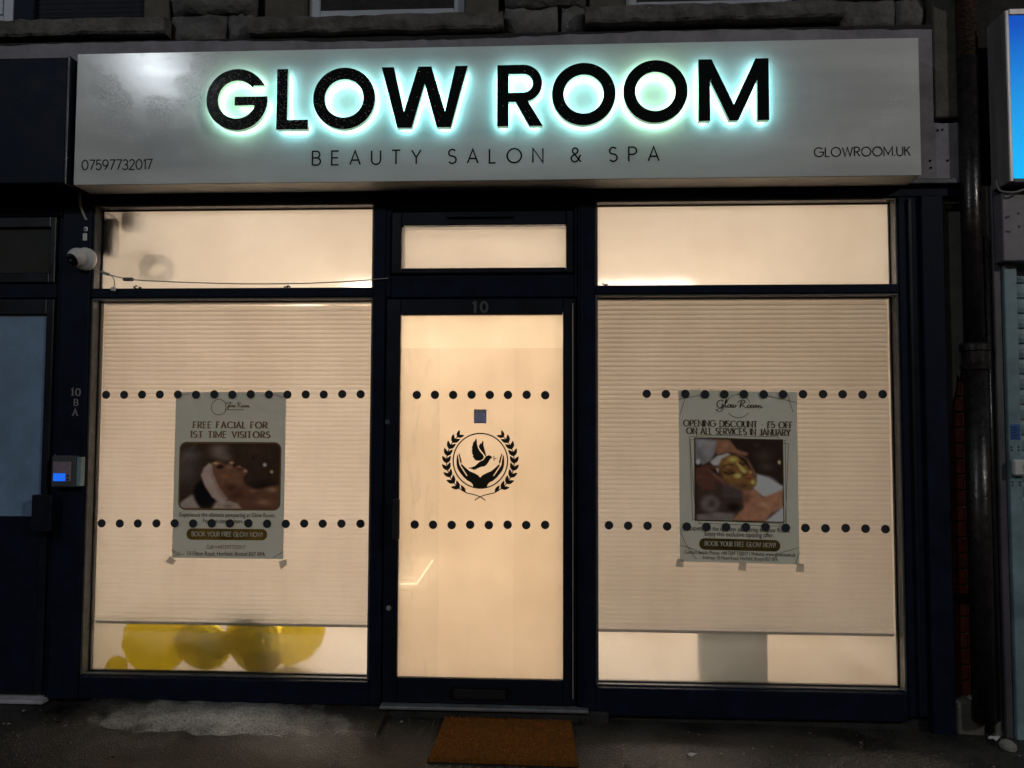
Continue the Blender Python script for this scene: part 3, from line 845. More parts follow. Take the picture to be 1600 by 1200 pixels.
for li, (ch, polys, tint) in enumerate(letters):
    face = link("letter", outline_mesh("letter", polys, 0.004), LETTERFACE, sign, (0, SY - 0.0545, 0))
    body = link("acrylic_return", outline_mesh("acrylic_return", polys, 0.027, -0.0008), emit_mat("lit_acrylic_" + str(li), (0.80 if tint[0] > .5 else 0.62, 0.85, 0.36 if tint[0] > .5 else 0.50), 0.34), face, (0, SY - 0.0272, 0))
    led = link("light_strip", outline_mesh("light_strip", polys, 0.0248, -0.0115), emit_mat("backlight_" + str(li), tint, LED_S * (0.72 if li == 0 else 1.0)), face, (0, SY - 0.0020, 0))
    # rain drops on the face
    n = [330, 210, 190, 45, 20, 14, 12, 12][li]
    xsA = [p[0] for p in polys[0]]; zsA = [p[1] for p in polys[0]]
    mb = MB(); c = 0; tries = 0
    while c < n and tries < 20000:
        tries += 1
        px, pz = rng.uniform(min(xsA), max(xsA)), rng.uniform(min(zsA), max(zsA))
        if not inside(px, pz, polys): continue
        c += 1
        rr = 0.0010 + 0.0022 * rng.random() ** 2.5
        mb.add([(px + q[0] * rr, SY - 0.0587 + q[2] * rr * 0.6, pz + q[1] * rr) for q in dropbase],
               [(0, 1 + k, 1 + (k + 1) % 6) for k in range(6)] + [(1 + k, 7 + k, 7 + (k + 1) % 6, 1 + (k + 1) % 6) for k in range(6)])
    o = mb.obj("rain_drops", DROP, face, smooth=True); o["kind"] = "stuff"
stroke_text("small_letter", "BEAUTY SALON & SPA", -1.178, 0.541, 2.752, 0.070, 0.0078, SY - 0.0022, INK, sign, each=True)
stroke_text("small_letter", "07597732017", -2.362, -1.999, 2.742, 0.050, 0.0062, SY - 0.0022, INK, sign, each=True)
stroke_text("small_letter", "GLOWROOM.UK", 1.289, 1.743, 2.763, 0.044, 0.0056, SY - 0.0022, INK, sign, track=0.12, each=True)

# ================================================================== SHOPFRONT
sf = empty("shopfront", (-0.3, 0.0, 0.045), "navy painted glazed shopfront with frosted lit windows and central door", "shopfront")
def member(name, x0, x1, z0, z1, y0=0.0, y1=0.10, mat=NAVY, c=0.004, parent=None):
    return box(name, x0, x1, y0, y1, z0, z1, mat, parent or sf, c)
GY = 0.08
member("head", -2.57, 2.06, 2.612, 2.67)
member("head_panel", -2.57, 1.80, 2.67, 2.70, 0.02, 0.10)
member("pilaster", -2.56, -2.405, 0.05, 2.612, -0.008, 0.14)
member("mullion", -0.903, -0.842, 0.047, 2.612, 0.001)
member("mullion", 0.150, 0.240, 0.047, 2.612, 0.001)
MB().box(0.168, 0.178, -0.006, 0.002, 0.06, 2.60, 0.002).obj("bead_moulding", NAVY_SATIN, sf)
member("pilaster", 1.86, 1.968, -0.03, 2.612, -0.022, 0.14)
member("window_post", 1.757, 1.858, 0.045, 2.612, 0.001)
MB().box(1.800, 1.818, -0.014, 0.002, 0.05, 2.60, 0.003).obj("bead_moulding", NAVY_SATIN, sf)
for (x0, x1, zr0, zr1, zb) in ((-2.404, -0.904, 2.118, 2.167, 0.168), (0.241, 1.756, 2.126, 2.171, 0.163)):
    member("transom_rail", x0, x1, zr0, zr1, 0.002)
    member("bottom_rail", x0, x1, 0.046 if x0 < 0 else 0.02, zb - 0.008, 0.002, 0.13)
    member("sill_bead", x0, x1, zb - 0.007, zb, 0.035, 0.12, LEDGE, 0.002)
    # glazing beads: dark gasket close to the glass, grey bead lining the reveal
    for (za, zb_) in ((zb, zr0), (zr1, 2.612)):
        MB().box(x0, x0 + 0.010, 0.012, GY - 0.012, za, zb_).obj("glazing_bead", BEAD, sf)
        MB().box(x1 - 0.010, x1, 0.012, GY - 0.012, za, zb_).obj("glazing_bead", BEAD, sf)
        MB().box(x0 + 0.010, x1 - 0.010, 0.012, GY - 0.012, zb_ - 0.010, zb_).obj("glazing_bead", BEAD, sf)
        for (a, b, c, d) in ((x0, x0 + 0.016, za, zb_), (x1 - 0.016, x1, za, zb_), (x0 + 0.0165, x1 - 0.0165, zb_ - 0.016, zb_), (x0 + 0.0165, x1 - 0.0165, za, za + 0.006)):
            MB().box(a, b, GY - 0.010, GY + 0.010, c, d).obj("gasket", RUBBER, sf)
pwl = sheet("window_pane", -2.404, -0.904, 0.16, 2.118, GY, PANE_WIN, sf)
tag(pwl, "misted glass in front of the left blind")
pwr = sheet("window_pane", 0.241, 1.756, 0.155, 2.126, GY, PANE_WIN, sf)
tag(pwr, "misted glass in front of the right blind")
sheet("transom_pane", -2.404, -0.904, 2.167, 2.612, GY, PANE_TR, sf)
sheet("transom_pane", 0.241, 1.756, 2.171, 2.612, GY, PANE_TR, sf)

# fanlight over the door
member("fanlight_head", -0.841, 0.149, 2.572, 2.611, 0.004)
fl = member("fanlight", -0.808, -0.757, 2.235, 2.555, -0.012, 0.06, NAVY_SATIN)
member("stile", 0.092, 0.128, 2.235, 2.555, -0.012, 0.06, NAVY_SATIN, parent=fl)
member("rail", -0.756, 0.091, 2.484, 2.555, -0.012, 0.06, NAVY_SATIN, parent=fl)
member("rail", -0.756, 0.091, 2.235, 2.262, -0.012, 0.06, NAVY_SATIN, parent=fl)
sheet("pane", -0.757, 0.091, 2.26, 2.486, 0.03, PANE_TR, fl)
box("vent", -0.52, -0.18, -0.03, -0.011, 2.52, 2.535, NAVY_SATIN, fl, 0.003)
member("fanlight_surround", -0.841, -0.812, 2.115, 2.571, 0.006)
member("fanlight_surround", 0.131, 0.149, 2.115, 2.571, 0.006)
member("door_transom", -0.811, 0.130, 2.112, 2.228, 0.003)
member("infill", -0.84, 0.149, 2.229, 2.60, 0.065, 0.10, NAVY) .hide_render = False
sf_inf = [o for o in sf.children if o.name.startswith("infill")]
for o in sf_inf: bpy.data.objects.remove(o)
for (a, b, c, d) in ((-0.841, -0.757, 2.20, 2.60), (0.091, 0.149, 2.20, 2.60), (-0.756, 0.09, 2.486, 2.60), (-0.756, 0.09, 2.20, 2.26)):
    MB().box(a, b, 0.062, 0.10, c, d).obj("infill", NAVY, sf)

# door leaf
DY = 0.004
door = member("door", -0.834, -0.760, 0.064, 2.106, DY, DY + 0.05, NAVY_SATIN)
tag(door, "navy glazed door numbered 10 with dove emblem on frosted glass")
member("stile", 0.076, 0.140, 0.064, 2.106, DY, DY + 0.05, NAVY_SATIN, parent=door)
member("rail", -0.759, 0.075, 2.022, 2.106, DY, DY + 0.05, NAVY_SATIN, parent=door)
member("rail", -0.759, 0.075, 0.064, 0.187, DY, DY + 0.05, NAVY_SATIN, parent=door)
DG = DY + 0.022
for k_, (xa_, xb_) in enumerate(((-0.761, -0.555), (-0.555, -0.175), (-0.175, 0.077))):
    sheet("pane", xa_, xb_, 0.185, 1.852, DG, frosted("door_film_%d" % k_, 0.86, 0.35, tint=[(0.70, 0.60, 0.475), (0.74, 0.635, 0.505), (0.715, 0.61, 0.48)][k_], streak=0.05, stain=[0.42, 0.05, 0.08][k_]), door)
sheet("upper_pane", -0.761, 0.077, 1.852, 2.024, DG + 0.0005, PANE_DOOR2, door)
MB().box(0.060, 0.066, DY - 0.012, DY + 0.001, 0.10, 2.08, 0.002).obj("edge_strip", ALU, door).location.x += 0.062
box("hinge", 0.128, 0.139, DY - 0.014, DY, 2.055, 2.10, NAVY_SATIN, door, 0.003)
box("hinge", 0.128, 0.139, DY - 0.014, DY, 0.20, 0.29, NAVY_SATIN, door, 0.003)
box("handle", -0.776, -0.742, -0.075, -0.045, 0.88, 1.09, RUBBER, door, 0.008)
box("handle_bracket", -0.770, -0.752, -0.046, DY, 0.90, 0.93, RUBBER, door, 0.003)
box("handle_bracket", -0.770, -0.752, -0.046, DY, 1.04, 1.07, RUBBER, door, 0.003)
MB().lathe([(0, 0.006), (0.011, 0.005), (0.014, 0)], (-0.805, DY, 0.53), (0, -1, 0), 16).obj("lock_cylinder", ALU, door)
MB().lathe([(0, 0.006), (0.011, 0.005), (0.014, 0)], (-0.822, DY, 1.47), (0, -1, 0), 16).obj("lock_cylinder", GREYNUM, door)
lb = box("letter_box", -0.487, -0.193, DY - 0.010, DY + 0.002, 0.083, 0.150, BLACKGL, door, 0.004)
box("flap", -0.470, -0.210, DY - 0.015, DY - 0.0102, 0.094, 0.139, RUBBER, door, 0.003)
for (a_, b_, c_, d_) in ((-0.842, -0.770, 0.05, 2.11), (0.085, 0.151, 0.05, 2.11), (-0.84, 0.149, 2.05, 2.20), (-0.84, 0.149, 0.045, 0.17)):
    MB().box(a_, b_, DY + 0.052, 0.10, c_, d_).obj("door_stop", NAVY, sf)
# house number 10 (slab numerals)
one = [(-0.386, 2.032), (-0.372, 2.032), (-0.372, 2.092), (-0.383, 2.092), (-0.394, 2.084), (-0.394, 2.077), (-0.386, 2.080)]
link("numeral", outline_mesh("numeral", [one], 0.004), GREYNUM, door, (0.005, DY - 0.001, 0))
link("numeral", outline_mesh("numeral", [circ(-0.333, 2.062, 0.0225, 32, 0.031), circ(-0.333, 2.062, 0.0095, 24, 0.020)], 0.004), GREYNUM, door, (0.005, DY - 0.001, 0))
box("threshold", -0.838, 0.20, -0.040, 0.06, 0.042, 0.058, THRESH, sf, 0.004)
box("step", -0.95, 0.30, -0.02, 0.06, -0.02, 0.040, DARKSTONE, sf, 0.006)

# dots on the glass
dot_me = outline_mesh("dot", [circ(0, 0, 0.0218, 28)], 0.0006)
def dots(parent, xa, xb, n, za, zb, Y):
    for k in range(n):
        t = k / (n - 1)
        link("dot", dot_me, DOTM, parent, (xa + (xb - xa) * t + random.uniform(-.0012, .0012), Y, za + (zb - za) * t + random.uniform(-.0015, .0015)))
dots(pwl, -2.342, -0.977, 15, 1.611, 1.615, GY - 0.0125)
dots(pwl, -2.346, -0.970, 15, 0.934, 0.944, GY - 0.0125)
dots(door, -0.676, -0.015, 8, 1.611, 1.611, DG - 0.001)
dots(door, -0.679, -0.014, 8, 0.948, 0.952, DG - 0.001)
dots(pwr, 0.505, 1.690, 13, 1.619, 1.619, GY - 0.0125)
dots(pwr, 0.310, 1.692, 15, 0.948, 0.944, GY - 0.0125)

# emblem: dove over open hands inside a laurel
em = empty("emblem", (-0.345, DG, 1.275))
em.parent = door; em.location = Vector((-0.345, DG, 1.275)) - wloc(door)
S = 0.000383
def E(pts, mir=False): return [(((1210 - x) if mir else x) - 605, 553 - y) for (x, y) in pts]
def sc2(pts): return [(x * S, y * S) for x, y in pts]
dove = [[(545,255),(555,275),(560,330),(572,380),(600,430),(640,470),(653,500),(640,533),(600,553),(555,552),(525,535),(515,510),(500,500),(510,480),(490,460),(498,440),(488,425),(495,400),(490,375),(500,350),(505,320),(518,295),(527,298),(538,270)],
        [(640,285),(648,310),(645,340),(660,400),(675,450),(682,488),(668,498),(655,470),(620,425),(590,385),(582,355),(592,345),(600,325),(610,318),(618,330),(628,300)],
        [(680,494),(710,480),(740,482),(758,500),(763,520),(745,523),(730,540),(715,570),(690,605),(660,628),(610,635),(570,655),(545,665),(550,675),(530,670),(515,678),(505,665),(490,668),(480,655),(460,660),(445,648),(490,640),(530,625),(570,590),(600,562),(645,543),(664,515)],
        [(768,505),(800,520),(838,505),(815,518),(825,525),(805,527),(800,545),(795,528),(775,520)], [(770,535),(790,550),(800,553),(790,537)], [(775,490),(790,488),(798,505),(785,505)]]
hand = [(345,600),(365,605),(400,640),(460,690),(530,720),(575,745),(605,775),(605,915),(515,905),(505,870),(480,840),(430,815),(380,770),(330,710),(300,660),(288,610),(285,560),(292,480),(305,478),(310,520),(318,560),(322,598),(332,622),(423,757),(433,750),(345,618)]
fing = [(312,460),(322,455),(332,480),(345,520),(355,560),(355,585),(342,590),(332,560),(322,510)]
pieces = [sc2(E(p)) for p in dove] + [sc2(E(hand)), sc2(E(fing)), sc2(E(hand, True)), sc2(E(fing, True))]
mats_e = EMBM
def emb(name, polys, dy=0.0):
    o = link(name, outline_mesh(name, polys, 0.0004), EMBM)
    o.parent = door; o.location = Vector((-0.345, DG - 0.001 - dy, 1.275)) - wloc(door)
    return o
bpy.data.objects.remove(em)
for k, pl in enumerate(pieces[:6]): emb("emblem_dove", [pl])
for pl in pieces[6:]: emb("emblem_hand", [pl])
emb("emblem_ring", [circ(0, 0, 372 * S, 96), circ(0, 0, 355 * S, 96)], 0.0006)
leaf0 = [(0, -6), (18, 20), (26, 50), (18, 84), (0, 116), (-18, 84), (-26, 50), (-18, 20)]
def leaf(cx, cy, ang, k=1.0):
    a = math.radians(ang)
    return [((cx + k * (x * math.cos(a) - y * math.sin(a))) * S, (cy + k * (x * math.sin(a) + y * math.cos(a))) * S) for x, y in leaf0]
for sgn in (1, -1):
    R0 = 452
    for k in range(10):
        th = 244 - k * 12.3         # polar angle of the node on the left branch
        ax = R0 * math.cos(math.radians(th)); az = R0 * math.sin(math.radians(th)) - 12
        tang = th - 90 - 90          # direction of growth as rotation of +z
        for d, dr in ((30, -1), (-32, 1)):
            if k == 0 and d == 30: continue
            pl = leaf(ax, az, tang + d * (1 if True else -1) , 0.98 if k < 9 else 0.85)
            if sgn < 0: pl = [(-x, z) for x, z in pl][::-1]
            emb("emblem_leaf", [pl], 0.0002)
    # stem
    mbs = MB()
    pts = [((R0) * math.cos(math.radians(t)) * S * sgn, ((R0) * math.sin(math.radians(t)) - 12) * S) for t in np.linspace(132, 246, 30)]
    pts += [(x * S * sgn, z * S) for x, z in ((-130, -438), (-60, -455), (0, -478), (45, -505), (70, -525))]
    ribbon(mbs, pts, 0, lambda d: 13 * S)
    o = mbs.obj("emblem_stem", EMBM, None, recalc=False); o.parent = door; o.location = Vector((-0.345, DG - 0.0018 - 0.0003 * sgn, 1.275)) - wloc(door)
# notice sticker
NOTB = pm("blue_notice_print", (0.15, 0.18, 0.42), 0.4)
NOTW = pm("lilac_notice_paper", (0.62, 0.62, 0.80), 0.4)
st = box("notice_sticker", -0.379, -0.315, DG - 0.002, DG - 0.0008, 1.466, 1.537, NOTB, door, 0)
sheet("sticker_paper", -0.374, -0.320, 1.472, 1.517, DG - 0.0024, NOTW, door)
stroke_text("sticker_text", "NOTICE", -0.373, -0.321, 1.521, 0.011, 0.003, DG - 0.0026, CREAMINK, door)
for k in range(4): sheet("sticker_line", -0.371, -0.324 - 0.006 * (k % 2), 1.476 + 0.010 * k, 1.481 + 0.010 * k, DG - 0.0028, NOTB, door)

# dirt caught on the transom rails
def dirt(cx, cz, w, seed, label):
    r = random.Random(seed); mb = MB()
    for k in range(9):
        x = cx + r.gauss(0, w * .35); z = cz + abs(r.gauss(0, .006)); q = 0.003 + 0.004 * r.random()
        mb.add([(x + p[0] * q * 1.5, 0.030 + p[1] * q, z + p[2] * q) for p in ((0, 0, 1), (.9, 0, .1), (.2, .85, .2), (-.75, .5, 0), (-.75, -.5, .2), (.3, -.85, .1), (0, 0, -.6))],
               [(0, 1, 2), (0, 2, 3), (0, 3, 4), (0, 4, 5), (0, 5, 1), (6, 2, 1), (6, 3, 2), (6, 4, 3), (6, 5, 4), (6, 1, 5)])
    o = mb.obj("dirt_clump", RUBBER); o["kind"] = "stuff"
    tag(o, label, "dirt")
dirt(-1.365, 2.172, 0.022, 3, "dark clump of dirt on the left transom rail below the cable")
dirt(0.290, 2.174, 0.020, 4, "flakes of dirt at the left end of the right transom rail")
dirt(-2.17, 2.170, 0.035, 5, "dirt flakes on the left transom rail under the camera cable")

# ================================================================== BLINDS
def slat_mesh(w):
    n = 6; vs = []; L = 0.038; tilt = math.radians(58)
    for i in range(n + 1):
        t = i / n - 0.5
        y = t * L; z = 0.0042 * (1 - (2 * t) ** 2)
        yy = y * math.cos(tilt) - z * math.sin(tilt); zz = y * math.sin(tilt) + z * math.cos(tilt)
        vs += [(-w / 2, yy, zz), (w / 2, yy, zz)]
    return MB().add(vs, [(2 * i, 2 * i + 1, 2 * i + 3, 2 * i + 2) for i in range(n)]).mesh("slat", recalc=False)
def blind(x0, x1, z0, z1, Y, label, cords, slat):
    b = empty("venetian_blind", ((x0 + x1) / 2, Y, z0), label, "blind", "blinds in the shop windows")
    me = slat_mesh(x1 - x0)
    box("bottom_rail", x0, x1, Y - 0.010, Y + 0.012, z0, z0 + 0.017, RAILM, b, 0.004)
    box("head_rail", x0, x1, Y - 0.02, Y + 0.03, z1, z1 + 0.035, WHITEP, b, 0.003)
    z = z0 + 0.030; k = 0
    while z < z1 - 0.005:
        o = link("slat", me, slat, b, ((x0 + x1) / 2, Y + random.uniform(-.0006, .0006), z), smooth=True)
        o.rotation_euler = (math.radians(random.gauss(0, 0.7)), random.gauss(0, 0.0002), 0)
        z += 0.0245; k += 1
    for cx in cords:
        MB().tube([(cx + 0.004, Y + 0.012, z0 + 0.015), (cx + 0.004, Y + 0.012, z1)], 0.0008, 5).obj("ladder_cord", SLAT, b)
    return b
blind(-2.39, -0.918, 0.402, 2.10, GY + 0.045, "closed white venetian blind behind the left window with the facial poster", (-2.20, -1.62, -1.06), SLAT)
blind(0.255, 1.742, 0.400, 2.11, GY + 0.045, "closed white venetian blind behind the right window with the discount poster", (0.42, 1.00, 1.62), SLAT_R)

# ================================================================== INTERIOR
ri = {}
def inner(name, *a): 
    o = box(name, *a, CREAMWALL if name != "interior_floor" else FLOORIN, None, 0); o["kind"] = "structure"; return o
inner("interior_floor", -2.55, 1.95, 0.101, 5.0, -0.15, 0.10)
inner("interior_ceiling", -2.55, 1.95, 0.101, 5.0, 2.80, 2.95)
inner("interior_back_wall", -2.55, 1.95, 5.0, 5.1, -0.15, 2.95)
inner("interior_side_wall", -2.56, -2.43, 0.141, 5.0, 0.0, 2.95)
inner("interior_side_wall", 1.80, 1.93, 0.141, 5.0, 0.0, 2.95)
inner("interior_front_lintel", -2.43, 1.80, 0.101, 0.16, 2.625, 2.955)
WARM = (1.0, 0.865, 0.735)
LAMPS = [emit_mat("warm_diffuser_%d" % i, WARM, e) for i, e in enumerate((4.6, 2.4, 3.2, 36.0, 30.0, 20.0))]
for i, (lx, ly, wx, wy) in enumerate(((-1.65, 0.42, 0.55, 0.06), (-0.33, 0.42, 0.40, 0.06), (1.0, 0.42, 0.55, 0.06), (-1.55, 4.35, 0.45, 0.32), (-0.30, 4.35, 0.45, 0.32), (0.95, 4.35, 0.45, 0.32))):
    c = empty("ceiling_light", (lx, ly, 2.79), ["slim ceiling light glowing behind the left transom window", "slim ceiling light glowing behind the fanlight over the door", "slim ceiling light glowing behind the right transom window", "large ceiling panel deep in the room behind the left window", "large ceiling panel deep in the room behind the door", "large ceiling panel deep in the room behind the right window"][i], "ceiling light", "ceiling lights inside the salon")
    box("housing", lx - wx - .03, lx + wx + .03, ly - wy - .03, ly + wy + .03, 2.775, 2.799, WHITEP, c, 0.004)
    MB().add([(lx - wx, ly - wy, 2.772), (lx - wx, ly + wy, 2.772), (lx + wx, ly + wy, 2.772), (lx + wx, ly - wy, 2.772)], [(0, 1, 2, 3)]).obj("diffuser", LAMPS[i], c, recalc=False)
ns = empty("reflection_tube", (-0.70, 0.12, 0.60), "added glowing tube standing in for a bent reflection at the lower left of the door glass", "reflection tube")
MB().tube([(-0.757, 0.075, 0.640), (-0.675, 0.075, 0.640), (-0.592, 0.085, 0.760)], 0.0045, 8).obj("tube", emit_mat("reflection_glow", (1.0, 0.86, 0.66), 7.0), ns)  # added glowing tube imitates a bright reflection in the door glass
MB().box(-0.69, -0.66, 0.0805, 0.11, 0.634, 0.646, 0.002).obj("clip", WHITEP, ns)

# gold foil balloons on the floor behind the left window
def balloon(cx, cy, cz, R, tilt, label, film):
    b = empty("foil_balloon", (cx, cy, cz - R), label, "balloon", "gold balloons behind the left window")
    mb = MB(); nu, nv = 48, 20; vs = []
    for j in range(nv + 1):
        ph = math.pi * j / nv
        for i in range(nu):
            th = 2 * math.pi * i / nu
            rad = R * math.sin(ph)
            y = R * 0.62 * math.cos(ph)
            pk = math.sin(ph) ** 6
            rad *= 1 - 0.035 * pk * (0.5 + 0.5 * math.cos(16 * th + 1.5 * math.sin(3 * th)))
            y += 0.02 * R * pk * math.sin(16 * th)
            vs.append(Vector((rad * math.cos(th), y, rad * math.sin(th))))
    M3 = Matrix.Rotation(math.radians(tilt[0]), 3, 'X') @ Matrix.Rotation(math.radians(tilt[1]), 3, 'Z')
    vs = [(M3 @ v) + Vector((cx, cy, cz)) for v in vs]
    fs = [(j * nu + i, j * nu + (i + 1) % nu, (j + 1) * nu + (i + 1) % nu, (j + 1) * nu + i) for j in range(nv) for i in range(nu)]
    mb.add(vs, fs).obj("foil", film, b, smooth=True)
    mb = MB()
    mb.tube([Vector((cx, cy, cz)) + M3 @ Vector((0, 0, -R * 0.93)), Vector((cx, cy, cz)) + M3 @ Vector((0.004, 0.01, -R * 1.08))], [0.006, 0.014], 8)
    mb.obj("neck", film, b)
balloon(-2.125, 0.285, 0.285, 0.185, (-14, 22), "round gold foil balloon nearest the left end of the window", GOLDT)
balloon(-1.865, 0.27, 0.26, 0.155, (28, -8), "wrinkled gold foil balloon in the middle of the balloon pile", GOLDF)
balloon(-1.575, 0.265, 0.295, 0.195, (16, -30), "large dark gold foil balloon at the right of the balloon pile", GOLDF)
balloon(-1.455, 0.47, 0.31, 0.205, (-10, 12), "gold foil balloon tucked behind the large right balloon", GOLDT)
balloon(-2.31, 0.20, 0.155, 0.058, (0, 10), "small gold balloon low in the window corner", GOLDT)

# display plinth behind the right window, devices behind the left transom
dp = empty("display_plinth", (0.98, 0.27, 0.10), "grey blue plinth dimly seen under the right blind", "plinth")
box("body", 0.815, 1.145, 0.24, 0.44, 0.10, 0.40, GREYBOX, dp, 0.006)
box("top", 0.810, 1.150, 0.235, 0.445, 0.40, 0.418, GREYBOX, dp, 0.004)
ab = empty("alarm_box", (-2.385, 0.14, 2.36), "dark alarm box in the top left corner of the left transom window", "alarm box")
box("casing", -2.405, -2.335, 0.092, 0.15, 2.36, 2.565, DEVICE, ab, 0.006)
box("cover", -2.398, -2.342, 0.088, 0.0915, 2.37, 2.555, DEVICE, ab, 0.003)
MB().tube(catmull([(-2.40, 0.10, 2.59), (-2.35, 0.098, 2.58), (-2.32, 0.10, 2.52), (-2.33, 0.12, 2.45)], 6), 0.004, 6).obj("lead", CABLE_D, ab)
sp_ = empty("wall_speaker", (-2.24, 0.24, 2.50), "small dark speaker hung behind the left transom window", "speaker")
box("cabinet", -2.315, -2.215, 0.115, 0.20, 2.505, 2.60, DEVICE, sp_, 0.01)
box("grille", -2.305, -2.225, 0.11, 0.1145, 2.515, 2.59, RUBBER, sp_, 0.002)
cc = empty("cable_coil", (-2.12, 0.17, 2.20), "coil of dark cable showing as a smudge behind the left transom window", "cable")
mb = MB()
pts = []
for k in range(150):
    t = k / 149
    a = t * 2 * math.pi * 7
    pts.append((-2.16 + 0.075 * math.cos(a) * (1 + .2 * math.sin(5 * t)), 0.23 + 0.03 * math.sin(a * .37), 2.31 + 0.06 * math.sin(a + .6 * math.sin(9 * t)) + .01 * math.sin(23 * t)))
mb.tube(pts, 0.009, 6).obj("coil", CABLE_D, cc)
MB().tube(catmull([(-2.19, 0.17, 2.37), (-2.15, 0.13, 2.39), (-2.10, 0.11, 2.34), (-2.08, 0.11, 2.27), (-2.03, 0.10, 2.21)], 6), 0.0025, 6).obj("tail", DEVICE, cc)

# ================================================================== POSTERS
def painter(w, h, bg):
    yy, xx = np.mgrid[0:h, 0:w]
    img = np.zeros((h, w, 3)); img[:] = np.array(bg, float)
    return img, xx + 0.5, yy + 0.5
def soft_poly(img, xx, yy, pts, col, soft=1.5, alpha=1.0):
    P = np.array(pts, float)
    ins = np.zeros(xx.shape, bool); dist = np.full(xx.shape, 1e9)
    j = len(P) - 1
    for i in range(len(P)):
        a, b = P[j], P[i]
        cond = ((b[1] > yy) != (a[1] > yy))
        with np.errstate(divide='ignore', invalid='ignore'):
            xi = (a[0] - b[0]) * (yy - b[1]) / (a[1] - b[1] + 1e-12) + b[0]
        ins ^= cond & (xx < xi)
        d = b - a; L = max(1e-9, (d ** 2).sum())
        t = np.clip(((xx - a[0]) * d[0] + (yy - a[1]) * d[1]) / L, 0, 1)
        dist = np.minimum(dist, np.hypot(xx - a[0] - t * d[0], yy - a[1] - t * d[1]))
        j = i
    s = np.where(ins, dist, -dist)
    k = np.clip(s / (2 * soft) + 0.5, 0, 1)[..., None] * alpha
    img[:] = img * (1 - k) + np.array(col, float) * k
def soft_ell(img, xx, yy, cx, cy, rx, ry, col, soft=0.5, alpha=1.0):
    d = np.hypot((xx - cx) / rx, (yy - cy) / ry)
    k = np.clip((1 - d) / soft, 0, 1)[..., None] * alpha
    k = k * k * (3 - 2 * k) if soft > 0.6 else k
    img[:] = img * (1 - k) + np.array(col, float) * k

def picture1():
    W, H = 154, 102
    img, xx, yy = painter(W, H, (52, 36, 27))
    p = lambda pts: [(x - 282, y - 694) for x, y in pts]
    e = lambda x, y, *a, **k: soft_ell(img, xx, yy, x - 282, y - 694, *a, **k)
    q = lambda pts, *a, **k: soft_poly(img, xx, yy, p(pts), *a, **k)
    e(290, 730, 34, 50, (74, 64, 58), soft=1.0); e(300, 712, 30, 14, (92, 80, 74), soft=1.0, alpha=.6)
    q([(282, 722), (300, 698), (306, 696), (284, 728)], (96, 80, 70), 2.5, .6)
    e(341, 706, 26, 20, (128, 108, 98), soft=1.0, alpha=.8); e(352, 716, 20, 12, (112, 92, 82), soft=1.0, alpha=.7)
    e(400, 706, 40, 18, (70, 46, 30), soft=1.0, alpha=.6); e(412, 760, 30, 16, (30, 18, 14), soft=1.0, alpha=.9)
    e(413, 727, 3.2, 3.6, (226, 205, 172)); e(424, 738, 3, 3.2, (196, 156, 112)); e(395, 717, 4, 5, (30, 18, 12), soft=1)
    q([(281, 797), (284, 786), (300, 775), (306, 776), (314, 797)], (138, 122, 110), 2)
    e(322, 772, 21, 25, (16, 13, 16), soft=.25)
    q([(378, 748), (384, 758), (398, 766), (415, 762), (437, 758), (437, 797), (348, 797), (346, 776), (365, 768)], (92, 58, 42), 2)
    e(412, 786, 24, 9, (142, 98, 74), soft=1.0, alpha=.8); e(425, 766, 14, 7, (158, 112, 86), soft=1.0, alpha=.8); e(396, 768, 10, 5, (140, 96, 72), soft=1.0, alpha=.7); e(372, 775, 20, 12, (66, 36, 26), soft=1, alpha=.8)
    q([(327, 726), (338, 722), (346, 723), (351, 727), (357, 725), (363, 721), (366, 723), (366, 729), (372, 728), (377, 731), (385, 734), (387, 739), (381, 746), (380, 755), (370, 768), (352, 778), (342, 768), (334, 750)], (104, 66, 48), 1.2)
    e(358, 731, 9, 5, (150, 104, 78), soft=1, alpha=.8); e(352, 745, 12, 7, (150, 92, 60), soft=1, alpha=.7); e(362, 764, 20, 12, (62, 34, 24), soft=1, alpha=.85)
    e(337, 725, 8, 3.5, (196, 150, 96), soft=.9, alpha=.85); e(361, 724, 4.5, 2.6, (196, 150, 118), soft=.8, alpha=.9); e(383, 737, 5, 3.4, (190, 140, 112), soft=.9, alpha=.85); e(374, 730, 3, 1.6, (176, 110, 92), soft=.8, alpha=.9)
    q([(338, 729), (345, 727), (350, 730), (345, 734), (339, 733)], (40, 24, 18), 1.0); q([(366, 725), (369, 729), (366, 731), (363, 729)], (36, 20, 16), .9); q([(371, 732), (380, 734), (379, 737), (371, 735)], (84, 42, 34), 1.0)
    q([(314, 744), (318, 733), (326, 725), (331, 726), (333, 742), (342, 764), (356, 781), (345, 788), (332, 778), (320, 760)], (160, 132, 120), 1.3)
    q([(331, 728), (334, 742), (344, 764), (357, 780), (352, 784), (338, 766), (330, 746)], (140, 108, 96), 1.4, .7)
    q([(332, 797), (338, 786), (352, 782), (372, 788), (380, 797)], (150, 128, 112), 2); e(356, 792, 16, 5, (92, 76, 64), soft=1, alpha=.6)
    return img
